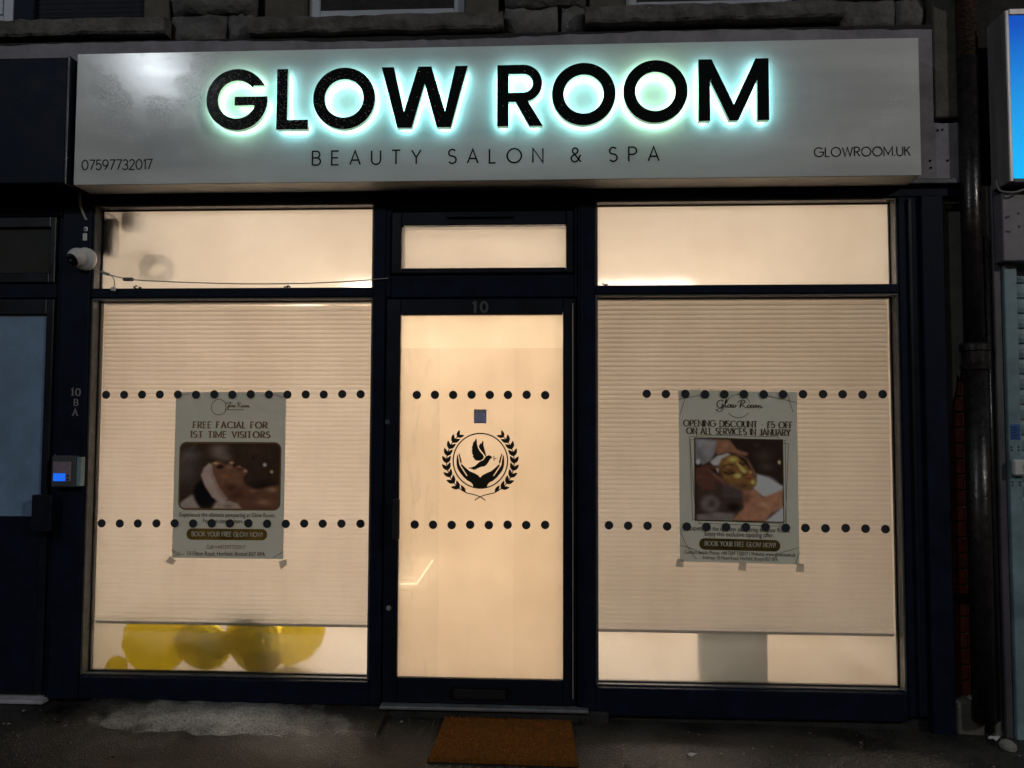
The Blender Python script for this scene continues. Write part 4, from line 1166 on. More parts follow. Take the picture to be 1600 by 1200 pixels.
def picture2():
    W, H = 138, 129
    img, xx, yy = painter(W, H, (40, 28, 23))
    z3 = lambda x, y: (1040 + x / 6.957 - 1086, 590 + y / 6.957 - 688)
    q = lambda pts, *a, **k: soft_poly(img, xx, yy, [z3(x, y) for x, y in pts], *a, **k)
    def e(x, y, rx, ry, *a, **k):
        c = z3(x, y); soft_ell(img, xx, yy, c[0], c[1], rx / 6.957, ry / 6.957, *a, **k)
    e(1080, 850, 180, 120, (66, 50, 42), soft=1, alpha=.8); e(1100, 980, 150, 90, (92, 72, 60), soft=1, alpha=.6); e(1000, 740, 90, 40, (70, 54, 44), soft=1, alpha=.6)
    q([(320, 680), (570, 690), (545, 830), (500, 920), (400, 970), (320, 900)], (122, 118, 118), 2.2); q([(340, 780), (420, 860), (440, 950), (330, 900)], (86, 84, 86), 4, .7)
    e(350, 940, 28, 36, (240, 240, 245)); e(1245, 925, 24, 34, (214, 182, 140), soft=.7)
    q([(330, 1040), (330, 1500), (900, 1500), (850, 1250), (600, 1120)], (58, 44, 38), 3)
    e(1080, 1190, 170, 130, (150, 148, 150), soft=.35); q([(1000, 1060), (1080, 1085), (1280, 1185), (1280, 1240), (1180, 1310), (1060, 1300), (980, 1220)], (176, 174, 178), 2)
    q([(840, 1240), (985, 1230), (1060, 1315), (1200, 1255), (1280, 1220), (1280, 1420), (1150, 1495), (1080, 1580), (700, 1580), (850, 1440)], (148, 100, 74), 2.2)
    e(1080, 1400, 130, 60, (182, 130, 98), soft=1, alpha=.7); e(880, 1330, 90, 120, (92, 58, 42), soft=1, alpha=.8)
    q([(1070, 1590), (1290, 1405), (1290, 1590)], (168, 168, 174), 2)
    e(480, 1400, 130, 120, (92, 82, 76), soft=.4); e(500, 1400, 60, 60, (60, 52, 48), soft=.9); e(740, 1430, 110, 70, (26, 18, 16), soft=.8); q([(330, 1520), (560, 1490), (760, 1500), (720, 1600), (330, 1600)], (104, 94, 88), 2)
    q([(585, 900), (680, 850), (780, 858), (850, 930), (905, 990), (960, 1070), (1000, 1130), (985, 1190), (930, 1230), (850, 1255), (700, 1205), (620, 1120), (588, 1020)], (116, 80, 40), 1.6)
    e(735, 905, 95, 52, (214, 174, 84), soft=1, alpha=.95); e(670, 960, 60, 60, (168, 124, 60), soft=1, alpha=.7)
    e(785, 1085, 62, 44, (236, 204, 98), soft=1, alpha=.95); e(955, 1150, 40, 45, (226, 192, 104), soft=1, alpha=.9); e(930, 1040, 36, 34, (206, 164, 88), soft=1, alpha=.8)
    q([(775, 945), (800, 935), (850, 1000), (885, 1035), (860, 1058), (830, 1030)], (222, 184, 96), 2.2, .85)
    e(700, 1035, 66, 40, (78, 50, 28), soft=.9, alpha=.85); q([(640, 1040), (690, 1062), (750, 1040), (755, 1052), (690, 1078), (635, 1054)], (26, 16, 12), 1.2)
    e(842, 940, 48, 32, (88, 56, 30), soft=.9, alpha=.85); q([(800, 935), (845, 958), (890, 935), (892, 946), (845, 970), (798, 948)], (30, 18, 12), 1.2)
    q([(620, 985), (680, 950), (745, 965), (740, 976), (680, 966), (625, 998)], (48, 30, 18), 1.2, .9); q([(790, 900), (850, 878), (885, 895), (848, 892)], (52, 32, 20), 1.0, .8)
    q([(835, 1050), (870, 1072), (888, 1050), (882, 1076), (850, 1082)], (60, 36, 22), 1.2, .9)
    q([(872, 1098), (905, 1075), (940, 1082), (960, 1100), (920, 1118)], (136, 70, 50), 1.0); q([(872, 1100), (920, 1104), (960, 1100), (930, 1126), (890, 1122)], (112, 52, 40), 1.0)
    e(840, 1195, 130, 50, (70, 44, 28), soft=1, alpha=.85); e(610, 1060, 34, 90, (84, 56, 32), soft=1, alpha=.8)
    q([(485, 940), (555, 872), (680, 832), (710, 850), (610, 900), (585, 960), (575, 1060), (545, 1010)], (172, 164, 160), 1.4)
    q([(560, 690), (700, 685), (780, 790), (905, 830), (890, 862), (830, 850), (905, 905), (995, 1065), (970, 1085), (885, 900), (760, 835), (680, 828), (560, 860), (540, 800)], (126, 84, 62), 1.6); e(660, 750, 70, 40, (150, 102, 78), soft=1, alpha=.7)
    q([(325, 1010), (440, 970), (580, 975), (585, 1005), (480, 1015), (600, 1095), (700, 1180), (650, 1190), (520, 1140), (560, 1240), (400, 1250), (325, 1160)], (82, 50, 38), 1.6); q([(440, 1010), (600, 1110), (680, 1180), (560, 1130)], (124, 82, 64), 2, .7)
    q([(620, 1180), (830, 1180), (840, 1330), (630, 1330)], (88, 78, 84), 2, .35)
    return img

def photo_mesh(name, img, x0, x1, z0, z1, Y, parent, gain):
    h, w, _ = img.shape
    img = img.copy()
    for _ in range(1):
        pd = np.pad(img, ((1, 1), (1, 1), (0, 0)), mode='edge')
        img = (pd[:-2, 1:-1] + pd[2:, 1:-1] + pd[1:-1, :-2] + pd[1:-1, 2:] + 2 * pd[1:-1, 1:-1]) / 6
    g0 = img.mean(2, keepdims=True)
    img = g0 + (img - g0) * 0.88
    lo_ = rng.normal(0, 1, (h // 6 + 2, w // 6 + 2))
    yy2, xx2 = np.mgrid[0:h, 0:w] / 6.0
    y0_, x0_ = yy2.astype(int), xx2.astype(int); fy, fx = yy2 - y0_, xx2 - x0_
    nz = lo_[y0_, x0_] * (1 - fy) * (1 - fx) + lo_[y0_ + 1, x0_] * fy * (1 - fx) + lo_[y0_, x0_ + 1] * (1 - fy) * fx + lo_[y0_ + 1, x0_ + 1] * fy * fx
    img = np.clip(img * (1 + 0.045 * nz[..., None] + rng.normal(0, 0.03, (h, w, 1))), 4, 255)
    c = img / 255.0
    c = np.where(c <= 0.04045, c / 12.92, ((c + 0.055) / 1.055) ** 2.4) * gain
    c = np.clip(c, 0, 0.9)
    g = np.zeros((h + 1, w + 1, 3)); cnt = np.zeros((h + 1, w + 1, 1))
    for dy in (0, 1):
        for dx in (0, 1):
            g[dy:dy + h, dx:dx + w] += c; cnt[dy:dy + h, dx:dx + w] += 1
    g /= cnt
    jj, ii = np.mgrid[0:h + 1, 0:w + 1]
    co = np.stack([x0 + (x1 - x0) * ii / w, np.full(ii.shape, Y), z1 - (z1 - z0) * jj / h], -1).reshape(-1, 3)
    a = (jj[:-1, :-1] * (w + 1) + ii[:-1, :-1]).ravel()
    fs = np.stack([a, a + w + 1, a + w + 2, a + 1], -1)
    me = bpy.data.meshes.new(name)
    me.from_pydata(co.tolist(), [], fs.tolist())
    at = me.color_attributes.new("print", 'FLOAT_COLOR', 'POINT')
    at.data.foreach_set("color", np.concatenate([g.reshape(-1, 3), np.ones((g.size // 3, 1))], 1).ravel())
    return link(name, me, PHOTO, parent)

def paper(parent, x0, x1, z0, z1, Y, lean=0.0, curl=0.0015):
    nx, nz = 14, 20; vs = []
    for j in range(nz + 1):
        for i in range(nx + 1):
            u, v = i / nx, j / nz
            ed = min(u, 1 - u, v, 1 - v)
            y = Y + curl * (math.sin(3.1 * u + 5 * v) * 0.5 + 0.5) * (1 if ed > 0 else 0.4)
            vs.append((x0 + (x1 - x0) * u, y, z0 + (z1 - z0) * v + lean * u))
    n = nx + 1
    return MB().add(vs, [(j * n + i, j * n + i + 1, (j + 1) * n + i + 1, (j + 1) * n + i) for j in range(nz) for i in range(nx)]).obj("paper", PAPER, parent, smooth=True, recalc=False)

PY = GY - 0.0075          # paper plane; print stacks up to 2 mm in front of it
GAIN = 2.7
# ---- left poster
X0, X1, Z0, Z1 = -1.966, -1.374, 0.757, 1.626
p1 = empty("poster", ((X0 + X1) / 2, PY, Z0), "pale grey poster offering a free facial taped in the left window", "poster")
paper(p1, X0, X1, Z0, Z1, PY)
U = lambda u: X0 + (X1 - X0) * u
V = lambda v: Z1 - (Z1 - Z0) * v
L1, L2, L3 = PY - 0.0010, PY - 0.0018, PY - 0.0024
link("picture_border", outline_mesh("picture_border", [rrect(U(.046), U(.966), V(.712), V(.302), 0.038)], 0.0), GOLDINK, p1, (0, L1, 0))
img1 = picture1()
# rounded corners come from masking the grid corners with the border colour
h_, w_, _ = img1.shape
yy_, xx_ = np.mgrid[0:h_, 0:w_]
rc = 9
cx_ = np.clip(xx_ + .5, rc, w_ - rc); cy_ = np.clip(yy_ + .5, rc, h_ - rc)
msk = np.hypot(xx_ + .5 - cx_, yy_ + .5 - cy_) > rc
ph1 = photo_mesh("picture", img1, U(.060), U(.953), V(.702), V(.312), L2, p1, GAIN)
bm = bmesh.new(); bm.from_mesh(ph1.data); bm.faces.ensure_lookup_table()
bmesh.ops.delete(bm, geom=[bm.faces[int(i)] for i in np.nonzero(msk.ravel())[0]], context='FACES'); bm.to_mesh(ph1.data); bm.free()
tag(ph1, "picture of a person lying in a headband during a facial")
H1 = Z1 - Z0
stroke_text("printed_letter", "FREE FACIAL FOR", U(.168), U(.832), V(.218), 0.037 * H1, 0.0078, L2, GOLDINK, p1, serif=True, each=True)
stroke_text("printed_letter", "1ST TIME VISITORS", U(.142), U(.860), V(.276), 0.037 * H1, 0.0078, L2, GOLDINK, p1, serif=True, each=True)
mbl = MB(); ribbon(mbl, arc(U(.395), V(.092), 0.041, 0.041, 20, 340, 30), L2, lambda d: 0.0025)
mbl.obj("logo_ring", GREYINK, p1, recalc=False)
def script(name, x0, z0, sx, sz, w, Y, mat, parent, slope=0.0):
    strokes = [[(.55, .82), (.42, 1.0), (.15, .9), (0, .55), (.1, .22), (.35, .24), (.52, .55), (.34, .53)], [(.52, .55), (.48, .0), (.2, -.28), (-.05, -.12), (.3, .08), (.62, .3)],
               [(.62, .3), (.84, .95), (.78, 1.08), (.70, .5), (.78, .2), (.92, .34)], arc(1.04, .36, .12, .16, 90, 450, 12), [(1.1, .5), (1.22, .52), (1.25, .22), (1.38, .24), (1.42, .5), (1.45, .22), (1.6, .28), (1.64, .54)],
               [(2.12, .95), (2.0, .2)], [(1.78, .75), (2.0, .98), (2.3, 1.02), (2.42, .84), (2.2, .6), (2.08, .56), (2.3, .4), (2.5, .2), (2.62, .26)], arc(2.76, .36, .12, .16, 90, 450, 12), arc(3.06, .36, .12, .16, 90, 450, 12),
               [(3.26, .2), (3.32, .5), (3.45, .46), (3.42, .2), (3.5, .46), (3.62, .46), (3.6, .2), (3.7, .46), (3.8, .44), (3.78, .2), (3.98, .3)]]
    mb = MB()
    for k, s in enumerate(strokes):
        c = catmull(s, 5) if len(s) < 11 else s
        ribbon(mb, [(x0 + x * sx, z0 + z * sz + slope * x * sx) for x, z in c], Y - 0.00005 * k, lambda d: w * (0.55 + 0.6 * abs(d.y)))
    return mb.obj(name, mat, parent, recalc=False)
script("logo_script", U(.455), V(.098), 0.132 / 4.0, 0.030, 0.0028, L2, GOLDINK, p1)
sheet("logo_rule", U(.47), U(.62), V(.109), V(.105), L2, FADEINK, p1)
font_text("printed_text", "Experience the ultimate pampering at Glow Room.", U(.062), U(.925), V(.752), 0.0325, L2, GREYINK, p1)
font_text("printed_text", "For first-time visitors only", U(.275), U(.715), V(.789), 0.0325, L2, GREYINK, p1)
link("button", outline_mesh("button", [rrect(U(.129), U(.853), V(.889), V(.823), 0.0275)], 0.0), BTN, p1, (0, L1, 0))
stroke_text("button_text", "BOOK YOUR FREE GLOW NOW!", U(.178), U(.81), V(.868), 0.0225, 0.0046, L2, CREAMINK, p1)
font_text("printed_text", "Call +447597732017", U(.312), U(.660), V(.943), 0.030, L2, FADEINK, p1)
font_text("printed_text", "10 Filton Road, Horfield, Bristol BS7 0PA", U(.142), U(.838), V(.983), 0.031, L2, GREYINK, p1)
def lines(parent, pls, w, Y, mat=GREENINK):
    for k, pl in enumerate(pls):
        mb = MB(); ribbon(mb, pl, Y - 0.00005 * k, lambda d: w)
        mb.obj("printed_line", mat, parent, recalc=False)
lines(p1, [[(U(0.0), V(.945)), (U(.03), V(.962)), (U(.075), V(.972)), (U(.01), V(.995))], [(U(0), V(.957)), (U(.055), V(.983)), (U(.11), V(.978))], [(U(1), V(.955)), (U(.96), V(.972)), (U(.91), V(.992))], [(U(.05), V(.02)), (U(.12), V(.012))], [(U(.90), V(.012)), (U(.95), V(.03)), (U(.985), V(.028))]], 0.0022, L2)
for (ux, vz, a) in ((-.01, 1.02, 30), (1.0, 1.03, -25)):
    t_ = link("tape", outline_mesh("tape", [[(-.022, -.020), (.020, -.010), (.026, .018), (-.018, .022)]], 0.0), TAPE, p1, (U(ux), PY - 0.0004, V(vz)))
    t_.rotation_euler = (0, math.radians(a), 0)
# ---- right poster
X0, X1, Z0, Z1 = 0.669, 1.266, 0.770, 1.640
SL = -0.016                       # hangs slightly askew
p2 = empty("poster", ((X0 + X1) / 2, PY, Z0), "pale grey poster offering a January opening discount taped in the right window", "poster")
p2paper = paper(p2, X0, X1, Z0, Z1, PY, lean=SL * (X1 - X0))
U = lambda u: X0 + (X1 - X0) * u
V = lambda v, u=0.0: Z1 - (Z1 - Z0) * v + SL * (X1 - X0) * u
H1 = Z1 - Z0
rb = [(U(.128), V(.762, .13)), (U(.878), V(.762, .88)), (U(.878), V(.278, .88)), (U(.128), V(.278, .13))]
link("picture_border", outline_mesh("picture_border", [rb], 0.0), BTN2, p2, (0, L1, 0))
ph2 = photo_mesh("picture", picture2(), U(.136), U(.870), V(.756), V(.284), L2, p2, GAIN)
for v_ in ph2.data.vertices: v_.co.z += SL * (v_.co.x - X0)
tag(ph2, "picture of a gold face mask treatment held by two hands")
stroke_text("printed_letter", "OPENING DISCOUNT - \u00a35 OFF", U(.040), U(.958), V(.212), 0.036 * H1, 0.0066, L2, BROWNINK, p2, serif=True, slope=SL, track=0.20, each=True)
stroke_text("printed_letter", "ON ALL SERVICES IN JANUARY", U(.066), U(.937), V(.257), 0.036 * H1, 0.0066, L2, BROWNINK, p2, serif=True, slope=SL, track=0.20, each=True)
mbl = MB(); ribbon(mbl, arc(U(.505), V(.088, .5), 0.060, 0.060, 15, 165, 24), L2, lambda d: 0.0022); ribbon(mbl, arc(U(.505), V(.088, .5), 0.060, 0.060, 215, 325, 20), L2, lambda d: 0.0026)
mbl.obj("logo_ring", GREYINK, p2, recalc=False)
script("logo_script", U(.325), V(.108, .3), 0.232 / 4.0, 0.046, 0.0042, L2 - 0.0006, GREYINK, p2, SL)
font_text("printed_text", "Experience the ultimate pampering at Glow Room.", U(.083), U(.925), V(.818), 0.0325, L2, GREYINK, p2, SL)
font_text("printed_text", "Enjoy this exclusive opening offer.", U(.212), U(.790), V(.850), 0.0345, L2, GREYINK, p2, SL)
bt = [(x, z + SL * (x - X0)) for x, z in rrect(U(.165), U(.842), V(.928), V(.862), 0.0275)]
link("button", outline_mesh("button", [bt], 0.0), BTN2, p2, (0, L1, 0))
stroke_text("button_text", "BOOK YOUR FREE GLOW NOW!", U(.212), U(.80), V(.907), 0.0225, 0.0044, L2, CREAMINK, p2, serif=True, slope=SL)
font_text("printed_text", "Contact details: Phone: +44 7597 732017 | Website: www.glowroom.uk", U(.040), U(.968), V(.955), 0.0265, L2, GREYINK, p2, SL, offset=0.004)
font_text("printed_text", "Address: 10 Filton Road, Horfield, Bristol BS7 0PA", U(.190), U(.820), V(.985), 0.0265, L2, GREYINK, p2, SL)
def quad(u0, u1, v0, v1, dl, dr):
    return [(U(u0 + dl), V(v0, u0)), (U(u1 + dr), V(v0 + .012, u1)), (U(u1 - dr), V(v1, u1)), (U(u0 - dl), V(v1 - .012, u0)), (U(u0 + dl), V(v0, u0))]
lines(p2, [quad(.10, .895, .272, .768, -.01, .0), quad(.115, .905, .29, .755, -.022, .018), [(U(.148), V(.275, .14)), (U(.15), V(.262, .14)), (U(.84), V(.264, .84)), (U(.842), V(.276, .84))], [(U(.16), V(.765, .16)), (U(.16), V(.775, .16)), (U(.84), V(.782, .84)), (U(.845), V(.765, .84))]], 0.0020, L1 - 0.0001, GREENINK)
lines(p2, [[(U(0), V(.055)), (U(.25), V(.022))], [(U(.075), V(.0)), (U(.01), V(.145))], [(U(.72), V(.02, .7)), (U(1.0), V(.062, 1))], [(U(.92), V(.01, .9)), (U(.965), V(.12, 1))],
           catmull([(U(0), V(.80)), (U(.03), V(.87)), (U(.08), V(.93)), (U(.14), V(.985))]), catmull([(U(0), V(.905)), (U(.10), V(.925)), (U(.2), V(.955))]), [(U(1), V(.90, 1)), (U(.80), V(.945, .8))], [(U(1), V(.93, 1)), (U(.965), V(.995, 1))]], 0.0022, L2, GREENINK)
for (ux, vz) in ((.0, 1.012), (.525, 1.022), (1.005, 1.02)):
    link("tape", outline_mesh("tape", [[(-.024, -.018), (.018, -.020), (.020, .020), (-.014, .024)]], 0.0), TAPE, p2, (U(ux), PY - 0.0004, V(vz, ux)))

# ================================================================== SMALL FITTINGS ON THE LEFT PILASTER
cctv = empty("security_camera", (-2.445, -0.008, 2.32), "white dome security camera on the navy pilaster beside the left transom", "camera")
MB().lathe([(0.052, 0.0), (0.060, 0.004), (0.061, 0.020), (0.054, 0.032), (0.02, 0.036)], (-2.425, -0.008, 2.318), (0, -1, 0), 28).obj("base", WHITEP, cctv, smooth=True)
bx, by, bz = -2.448, -0.046, 2.322
mb = MB(); axis = Vector((-0.30, -0.78, -0.50)).normalized()
prof = [(0.050 * math.sin(t), 0.050 * math.cos(t)) for t in np.linspace(math.pi, 0.78, 16)]
mb.lathe(prof[1:], (bx, by, bz), axis, 28); mb.obj("ball", WHITEP, cctv, smooth=True)
MB().lathe([(0.0, 0.0475), (0.017, 0.045), (0.033, 0.038), (0.0352, 0.0345)], (bx, by, bz), axis, 28).obj("lens_window", BLACKGL, cctv, smooth=True)
MB().lathe([(0.0, 0.0515), (0.006, 0.0505), (0.008, 0.046)], (bx, by, bz), axis, 16).obj("lens", DEVICE, cctv, smooth=True)
cbl = empty("camera_cable", (-2.41, -0.02, 2.285), "thin cable strung from the security camera across the left transom to the door frame", "cable")
MB().tube(catmull([(-2.414, -0.03, 2.284), (-2.32, -0.02, 2.243), (-2.18, -0.012, 2.212), (-2.00, -0.010, 2.200), (-1.75, -0.010, 2.190), (-1.515, -0.010, 2.185), (-1.25, -0.010, 2.187), (-1.0, -0.010, 2.197), (-0.825, -0.004, 2.212)], 6), 0.0030, 7).obj("wire", CABLE, cbl)
o = box("connector", -2.222, -2.168, -0.021, -0.003, 2.203, 2.221, CABLE_D, cbl, 0.004); 
MB().tube([(-2.335, -0.021, 2.250), (-2.295, -0.018, 2.236)], 0.0075, 8).obj("connector", CABLE, cbl)
MB().tube(catmull([(-2.29, -0.016, 2.236), (-2.272, -0.014, 2.215), (-2.268, -0.012, 2.185), (-2.274, -0.012, 2.170)], 5), 0.0025, 6).obj("spare_lead", CABLE, cbl)
box("plug", -2.284, -2.262, -0.022, -0.006, 2.150, 2.172, WHITEP, cbl, 0.003)
pc = empty("power_cable", (-2.45, -0.02, 2.53), "short pale cable hanging from under the sign above the security camera", "cable")
MB().tube(catmull([(-2.445, -0.05, 2.70), (-2.458, -0.03, 2.66), (-2.463, -0.02, 2.615), (-2.452, -0.014, 2.572), (-2.432, -0.008, 2.528)], 6), [0.0065] * 25, 8).obj("sheath", CABLE, pc)
tg = empty("cable_clip", (-2.435, -0.012, 2.42), "white cable clip label on the pilaster above the security camera", "clip")
box("tag", -2.447, -2.425, -0.014, -0.0075, 2.418, 2.458, WHITEP, tg, 0.002)
box("hook", -2.443, -2.422, -0.016, -0.0075, 2.468, 2.492, WHITEP, tg, 0.004)
box("slot", -2.438, -2.428, -0.0175, -0.0155, 2.474, 2.484, RUBBER, tg, 0.001)
flat = empty("flat_number", (-2.45, -0.009, 1.50), "small silver characters 10 B A on the navy pilaster", "house number")
stroke_text("numeral", "10", -2.484, -2.436, 1.602, 0.037, 0.0085, -0.0095, SILVER, flat, serif=True)
stroke_text("numeral", "B", -2.466, -2.443, 1.551, 0.032, 0.0075, -0.0095, SILVER, flat, serif=True) if False else None
def glyph(name, ch, x0, z0, h, w, parent, sx=1.0):
    mb = MB()
    for k, st_ in enumerate(GL[ch][1]):
        ribbon(mb, [(x0 + p[0] * h * sx, z0 + p[1] * h) for p in st_], -0.0095 - .0001 * k, lambda d: w * (.45 + .55 * abs(d.y)))
        for e in (0, -1):
            if st_[e][1] in (0, 1) and ch == 'A':
                ribbon(mb, [(x0 + st_[e][0] * h * sx - .006, z0 + st_[e][1] * h), (x0 + st_[e][0] * h * sx + .006, z0 + st_[e][1] * h)], -0.0098, lambda d: .003)
    return mb.obj(name, SILVER, parent, recalc=False)
glyph("numeral", 'B', -2.466, 1.551, 0.033, 0.008, flat)
glyph("numeral", 'A', -2.472, 1.499, 0.033, 0.008, flat)
ic = empty("intercom", (-2.47, -0.01, 1.13), "square door entry intercom with glowing blue call button", "intercom")
box("housing", -2.552, -2.425, -0.050, -0.006, 1.130, 1.292, DEVICE, ic, 0.006)
box("side_cover", -2.423, -2.398, -0.045, -0.006, 1.135, 1.285, STEEL, ic, 0.004)
box("face_plate", -2.540, -2.444, -0.0535, -0.0502, 1.160, 1.262, pm("mauve_face_plate", (0.26, 0.20, 0.25), 0.4, noise=(40, 3), var=.2), ic, 0.002)
box("blue_button", -2.536, -2.472, -0.0565, -0.0537, 1.162, 1.202, emit_mat("blue_button_light", (0.01, 0.16, 1.0), 0.85, (0.01, 0.02, 0.05)), ic, 0.002)
for zz in (1.172, 1.190):
    MB().lathe([(0, 0.003), (0.005, 0.0025), (0.006, 0)], (-2.460, -0.0537, zz), (0, -1, 0), 12).obj("push_button", RUBBER, ic)
MB().tube(catmull([(-2.560, -0.012, 1.235), (-2.566, -0.012, 1.268), (-2.556, -0.012, 1.295)], 4), 0.003, 6).obj("lead", CABLE, ic)

# ================================================================== LEFT NEIGHBOUR
ln = empty("neighbour_shopfront", (-3.2, 0.0, 0.05), "dark navy shopfront door and frame at the left edge", "shopfront")
def nb(name, x0, x1, z0, z1, y0, y1, mat=NAVY, parent=None): return box(name, x0, x1, y0, y1, z0, z1, mat, parent or ln, 0.004)
nb("head", -4.2, -2.572, 2.555, 2.667, 0.0, 0.12)
nb("post", -2.572 - 0.02, -2.563, 0.05, 2.552, 0.012, 0.12)
nb("rail", -4.2, -2.593, 2.118, 2.195, 0.004, 0.12)
fs_ = nb("fanlight", -2.625, -2.596, 2.198, 2.548, -0.010, 0.05, NAVY_SATIN)
nb("rail", -4.0, -2.626, 2.492, 2.548, -0.010, 0.05, NAVY_SATIN, fs_)
nb("rail", -4.0, -2.626, 2.198, 2.250, -0.010, 0.05, NAVY_SATIN, fs_)
sheet("pane", -4.0, -2.626, 2.25, 2.492, 0.012, DARKGL, fs_)
nd = nb("door", -2.636, -2.596, 0.075, 2.112, -0.006, 0.05, NAVY_SATIN)
nb("rail", -3.40, -2.637, 2.030, 2.112, -0.006, 0.05, NAVY_SATIN, nd)
nb("kick_panel", -3.40, -2.637, 0.075, 0.974, -0.006, 0.05, NAVY, nd)
nb("stile", -3.46, -3.401, 0.075, 2.112, -0.006, 0.05, NAVY_SATIN, nd)
sheet("pane", -3.401, -2.636, 0.97, 2.032, 0.012, FROSTD, nd)
nb("handle", -2.640, -2.535, 0.905, 1.092, -0.065, -0.030, NAVY_SATIN, nd)
nb("handle_bracket", -2.63, -2.60, 0.94, 0.97, -0.031, -0.006, NAVY_SATIN, nd)
nb("handle_bracket", -2.63, -2.60, 1.04, 1.07, -0.031, -0.006, NAVY_SATIN, nd)
nb("post", -4.2, -3.47, 0.05, 2.112, 0.0, 0.12)
nb("threshold", -3.5, -2.565, 0.030, 0.050, -0.040, 0.05, THRESHW)
ls = empty("neighbour_sign", (-3.3, -0.1, 2.665), "plain navy sign box left of the lit sign", "shop sign")
box("box", -4.2, -2.437, -0.20, -0.012, 2.668, 3.315, NAVY, ls, 0.004)
box("edge_trim", -2.436, -2.424, -0.203, -0.012, 2.662, 3.322, NAVY_SATIN, ls, 0.003)

# ================================================================== RIGHT PARTY WALL, BRICKS, PIPE
pw = empty("party_wall", (2.1, 0.05, -0.03), "narrow wall strip of peeling render over glazed red brick beside the drainpipe", "wall")
box("core", 1.965, 2.26, 0.075, 0.20, -0.1, 2.66, MORTAR, pw, 0)
brick = MB().box(-0.104, 0.104, -0.014, 0.03, -0.0345, 0.0345, 0.004).mesh("brick")
half = MB().box(-0.050, 0.050, -0.014, 0.03, -0.0345, 0.0345, 0.004).mesh("brick")
z = 0.165; k = 0
while z < 1.78:
    if k % 2 == 0:
        link("brick", half, BRICK, pw, (2.048 + 0.002, 0.072 + random.uniform(-.002, .002), z)); link("brick", half, BRICK, pw, (2.158, 0.072 + random.uniform(-.002, .002), z))
    else:
        link("brick", half, BRICK, pw, (2.026, 0.072, z)); link("brick", brick, BRICK, pw, (2.184, 0.072 + random.uniform(-.002, .002), z))
    z += 0.078; k += 1
# render coat with a torn lower edge
edge = [(1.971, 1.40), (1.990, 1.42), (2.001, 1.44), (2.012, 1.50), (2.020, 1.57), (2.030, 1.61), (2.040, 1.66), (2.046, 1.72), (2.060, 1.70), (2.068, 1.76), (2.09, 1.78), (2.12, 1.75), (2.16, 1.80), (2.22, 1.77)]
link("render_coat", outline_mesh("render_coat", [[(1.970, 2.66), (1.970, 1.36)] + edge[1:] + [(2.22, 2.66)]], 0.016), RENDER, pw, (0, 0.056, 0))
link("render_edge", outline_mesh("render_edge", [[(1.9705, 1.355), (1.984, 1.34), (1.988, 1.1), (1.984, 0.8), (1.990, 0.5), (1.987, 0.06), (1.9705, 0.05)]], 0.012), RENDER, pw, (0, 0.055, 0))
box("footing", 1.972, 2.115, -0.01, 0.07, -0.06, 0.135, RENDER, pw, 0.015)
dpn = empty("drainpipe", (2.10, -0.02, 0.0), "black cast iron drainpipe with collar running down the right wall", "drainpipe")
PXc, PYc = 2.094, -0.035
MB().tube([(PXc, PYc, 0.05), (PXc, PYc, 1.80)], 0.054, 20).obj("lower_pipe", PIPE, dpn, smooth=True)
MB().tube([(PXc, PYc, 1.80), (PXc, PYc, 3.30)], 0.047, 20).obj("upper_pipe", PIPE, dpn, smooth=True)
MB().lathe([(0.050, 0), (0.064, 0.004), (0.066, 0.03), (0.058, 0.036), (0.060, 0.09), (0.068, 0.096), (0.068, 0.125), (0.05, 0.135)], (PXc, PYc, 1.735), (0, 0, 1), 24).obj("collar", PIPE, dpn)
MB().tube([(PXc, PYc, 3.30), (PXc, PYc, 5.5)], 0.046, 20).obj("rusty_pipe", RUST, dpn, smooth=True)
MB().tube(catmull([(PXc - 0.015, PYc - 0.02, 3.60), (PXc - 0.06, PYc - 0.035, 3.63), (PXc - 0.075, PYc - 0.04, 3.68), (PXc - 0.055, PYc - 0.03, 3.74)], 4), 0.026, 12).obj("elbow", RUST, dpn, smooth=True)
for zz in (0.6, 2.55):
    box("bracket", PXc - 0.085, PXc + 0.085, 0.025, 0.052, zz, zz + 0.035, PIPE, dpn, 0.004)
MB().tube([(PXc + 0.064, -0.035, 0.05), (PXc + 0.066, -0.035, 2.40)], 0.012, 10).obj("side_conduit", PIPE, dpn, smooth=True)

# ================================================================== RIGHT NEIGHBOUR
rn = empty("shuttered_shopfront", (3.0, 0.0, -0.04), "grey steel roller shutter front at the right edge", "shopfront")
def rb_(name, x0, x1, z0, z1, y0, y1, mat, parent=None, c=0.004): return box(name, x0, x1, y0, y1, z0, z1, mat, parent or rn, c)
rb_("post", 2.192, 2.232, -0.06, 2.66, -0.01, 0.12, POSTG)
rb_("post", 2.234, 2.272, -0.06, 2.66, -0.03, 0.12, POSTP)
for zz in (0.55, 1.15, 1.62, 2.15):
    MB().lathe([(0, 0.006), (0.006, 0.005), (0.007, 0)], (2.212, -0.010, zz), (0, -1, 0), 10).obj("bolt", RUBBER, rn)
rb_("guide", 2.275, 2.338, -0.06, 2.30, -0.045, 0.10, STEEL)
for zz in (1.36, 1.345, 1.19, 1.175):
    for xx in (2.287, 2.322):
        MB().lathe([(0, 0.003), (0.004, 0.0025), (0.0045, 0)], (xx, -0.045, zz), (0, -1, 0), 8).obj("rivet", RUBBER, rn)
slm = MB(); prof = [(-.0375, 0.0), (-.033, -0.012), (-.01, -0.017), (.012, -0.017), (.033, -0.010), (.0375, 0.0)]
vs = []
for (zz, yy) in prof: vs += [(-0.93, yy, zz), (0.93, yy, zz)]
vs += [(-0.93, 0.012, 0.0375), (0.93, 0.012, 0.0375), (-0.93, 0.012, -0.0375), (0.93, 0.012, -0.0375)]
